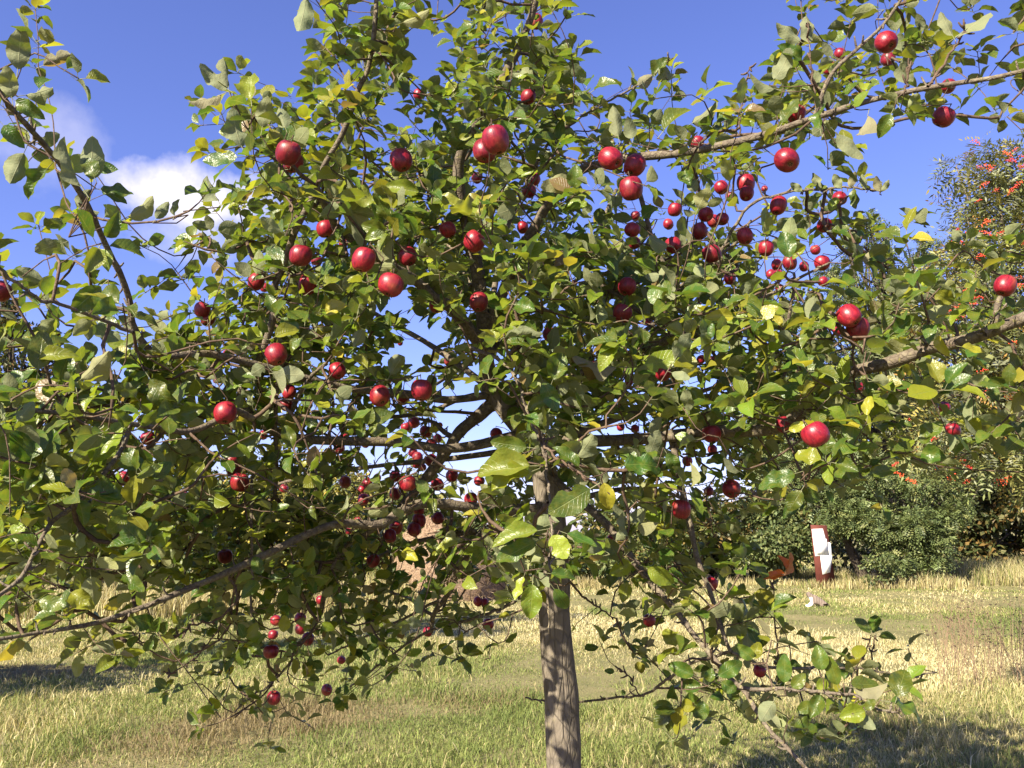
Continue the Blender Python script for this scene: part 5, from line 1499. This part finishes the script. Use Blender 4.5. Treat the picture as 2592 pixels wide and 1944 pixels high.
# the 300 leaves that show largest become leaves of their own, the rest is one mass of foliage
mids = np.array([l[0] + l[1] * l[3] * 0.75 for l in LEAVES])
lx, ly, ld = project(mids)
LL = np.array([l[3] for l in LEAVES])
NNs = np.array([l[2] for l in LEAVES])
facing = np.abs(np.sum(NNs * norm(mids - np.array((0, 0, CAMZ))), axis=1))
pix = LL * FPX / ld
front = {}
step = 16
for i in np.argsort(-ld):
    rr = pix[i] * 0.30 * (0.4 + 0.6 * facing[i])
    for gx_ in range(int((lx[i] - rr) // step), int((lx[i] + rr) // step) + 1):
        for gy_ in range(int((ly[i] - rr) // step), int((ly[i] + rr) // step) + 1):
            front[(gx_, gy_)] = i
seen = np.zeros(len(LEAVES))
for (gx_, gy_), i in front.items():
    if 0 <= gx_ * step < 2592 and 0 <= gy_ * step < 1944: seen[i] += 1
hand = np.array([l[6] for l in LEAVES])
rank = np.argsort(-(seen * (0.4 + 0.6 * facing) + hand * 1000))
hero = set(int(i) for i in rank[:300])
hi_me = []
for k, (V, F, UV) in enumerate(HI):
    hi_me.append(npmesh('leaf', V, F, uv=UV, smooth=True))
def frame(A, N):
    S = norm(np.cross(A, N)); N2 = np.cross(S, A)
    return S, A, N2
for i in sorted(hero):
    P_, A, N, L, wf, tint, hd = LEAVES[i]
    S, A, N = frame(A, N)
    o = link('leaf', hi_me[R.randrange(len(hi_me))], MAT_LEAF_OBJ)
    o.parent = tree
    mtx = Matrix(((S[0] * L * wf, A[0] * L, N[0] * L, P_[0] - tree.location.x), (S[1] * L * wf, A[1] * L, N[1] * L, P_[1] - tree.location.y), (S[2] * L * wf, A[2] * L, N[2] * L, P_[2] - tree.location.z), (0, 0, 0, 1)))
    o.matrix_local = mtx
    o['tint'] = [float(x) for x in tint]
    if tint[0] == 0.50 and tint[1] == 0.11: o['label'] = 'withered orange leaf at a shoot tip'
Vs, Fs, UVs, Cs, off = [], [], [], [], 0
rest = [i for i in range(len(LEAVES)) if i not in hero]
for k in range(len(LO)):
    ids = [i for i in rest if i % len(LO) == k]
    V, F, UV = LO[k]
    P_ = np.array([LEAVES[i][0] for i in ids]); A = norm(np.array([LEAVES[i][1] for i in ids])); N = np.array([LEAVES[i][2] for i in ids])
    L = np.array([LEAVES[i][3] for i in ids])[:, None, None]; wf = np.array([LEAVES[i][4] for i in ids])[:, None, None]
    S = norm(np.cross(A, N)); N = np.cross(S, A)
    X = P_[:, None, :] + L * (V[None, :, 0:1] * wf * S[:, None, :] + V[None, :, 1:2] * A[:, None, :] + V[None, :, 2:3] * N[:, None, :])
    Vs.append(X.reshape(-1, 3))
    Fs.append((np.arange(len(ids))[:, None, None] * len(V) + F[None] + off).reshape(-1, 4))
    UVs.append(np.tile(UV, (len(ids), 1)))
    Cs.append(np.repeat(np.array([LEAVES[i][5] for i in ids]), len(V), axis=0))
    off += len(ids) * len(V)
link('foliage', npmesh('foliage', np.concatenate(Vs), np.concatenate(Fs), np.concatenate(Cs), np.concatenate(UVs), True), MAT_LEAF, tree, kind='stuff')
print('leaves', len(LEAVES), 'rosettes', len(ros), 'apples', len(AP), 'nodes', len(kd_pts))

print('tris', sum(len(m.loops) - 2 * len(m.polygons) for m in bpy.data.meshes))
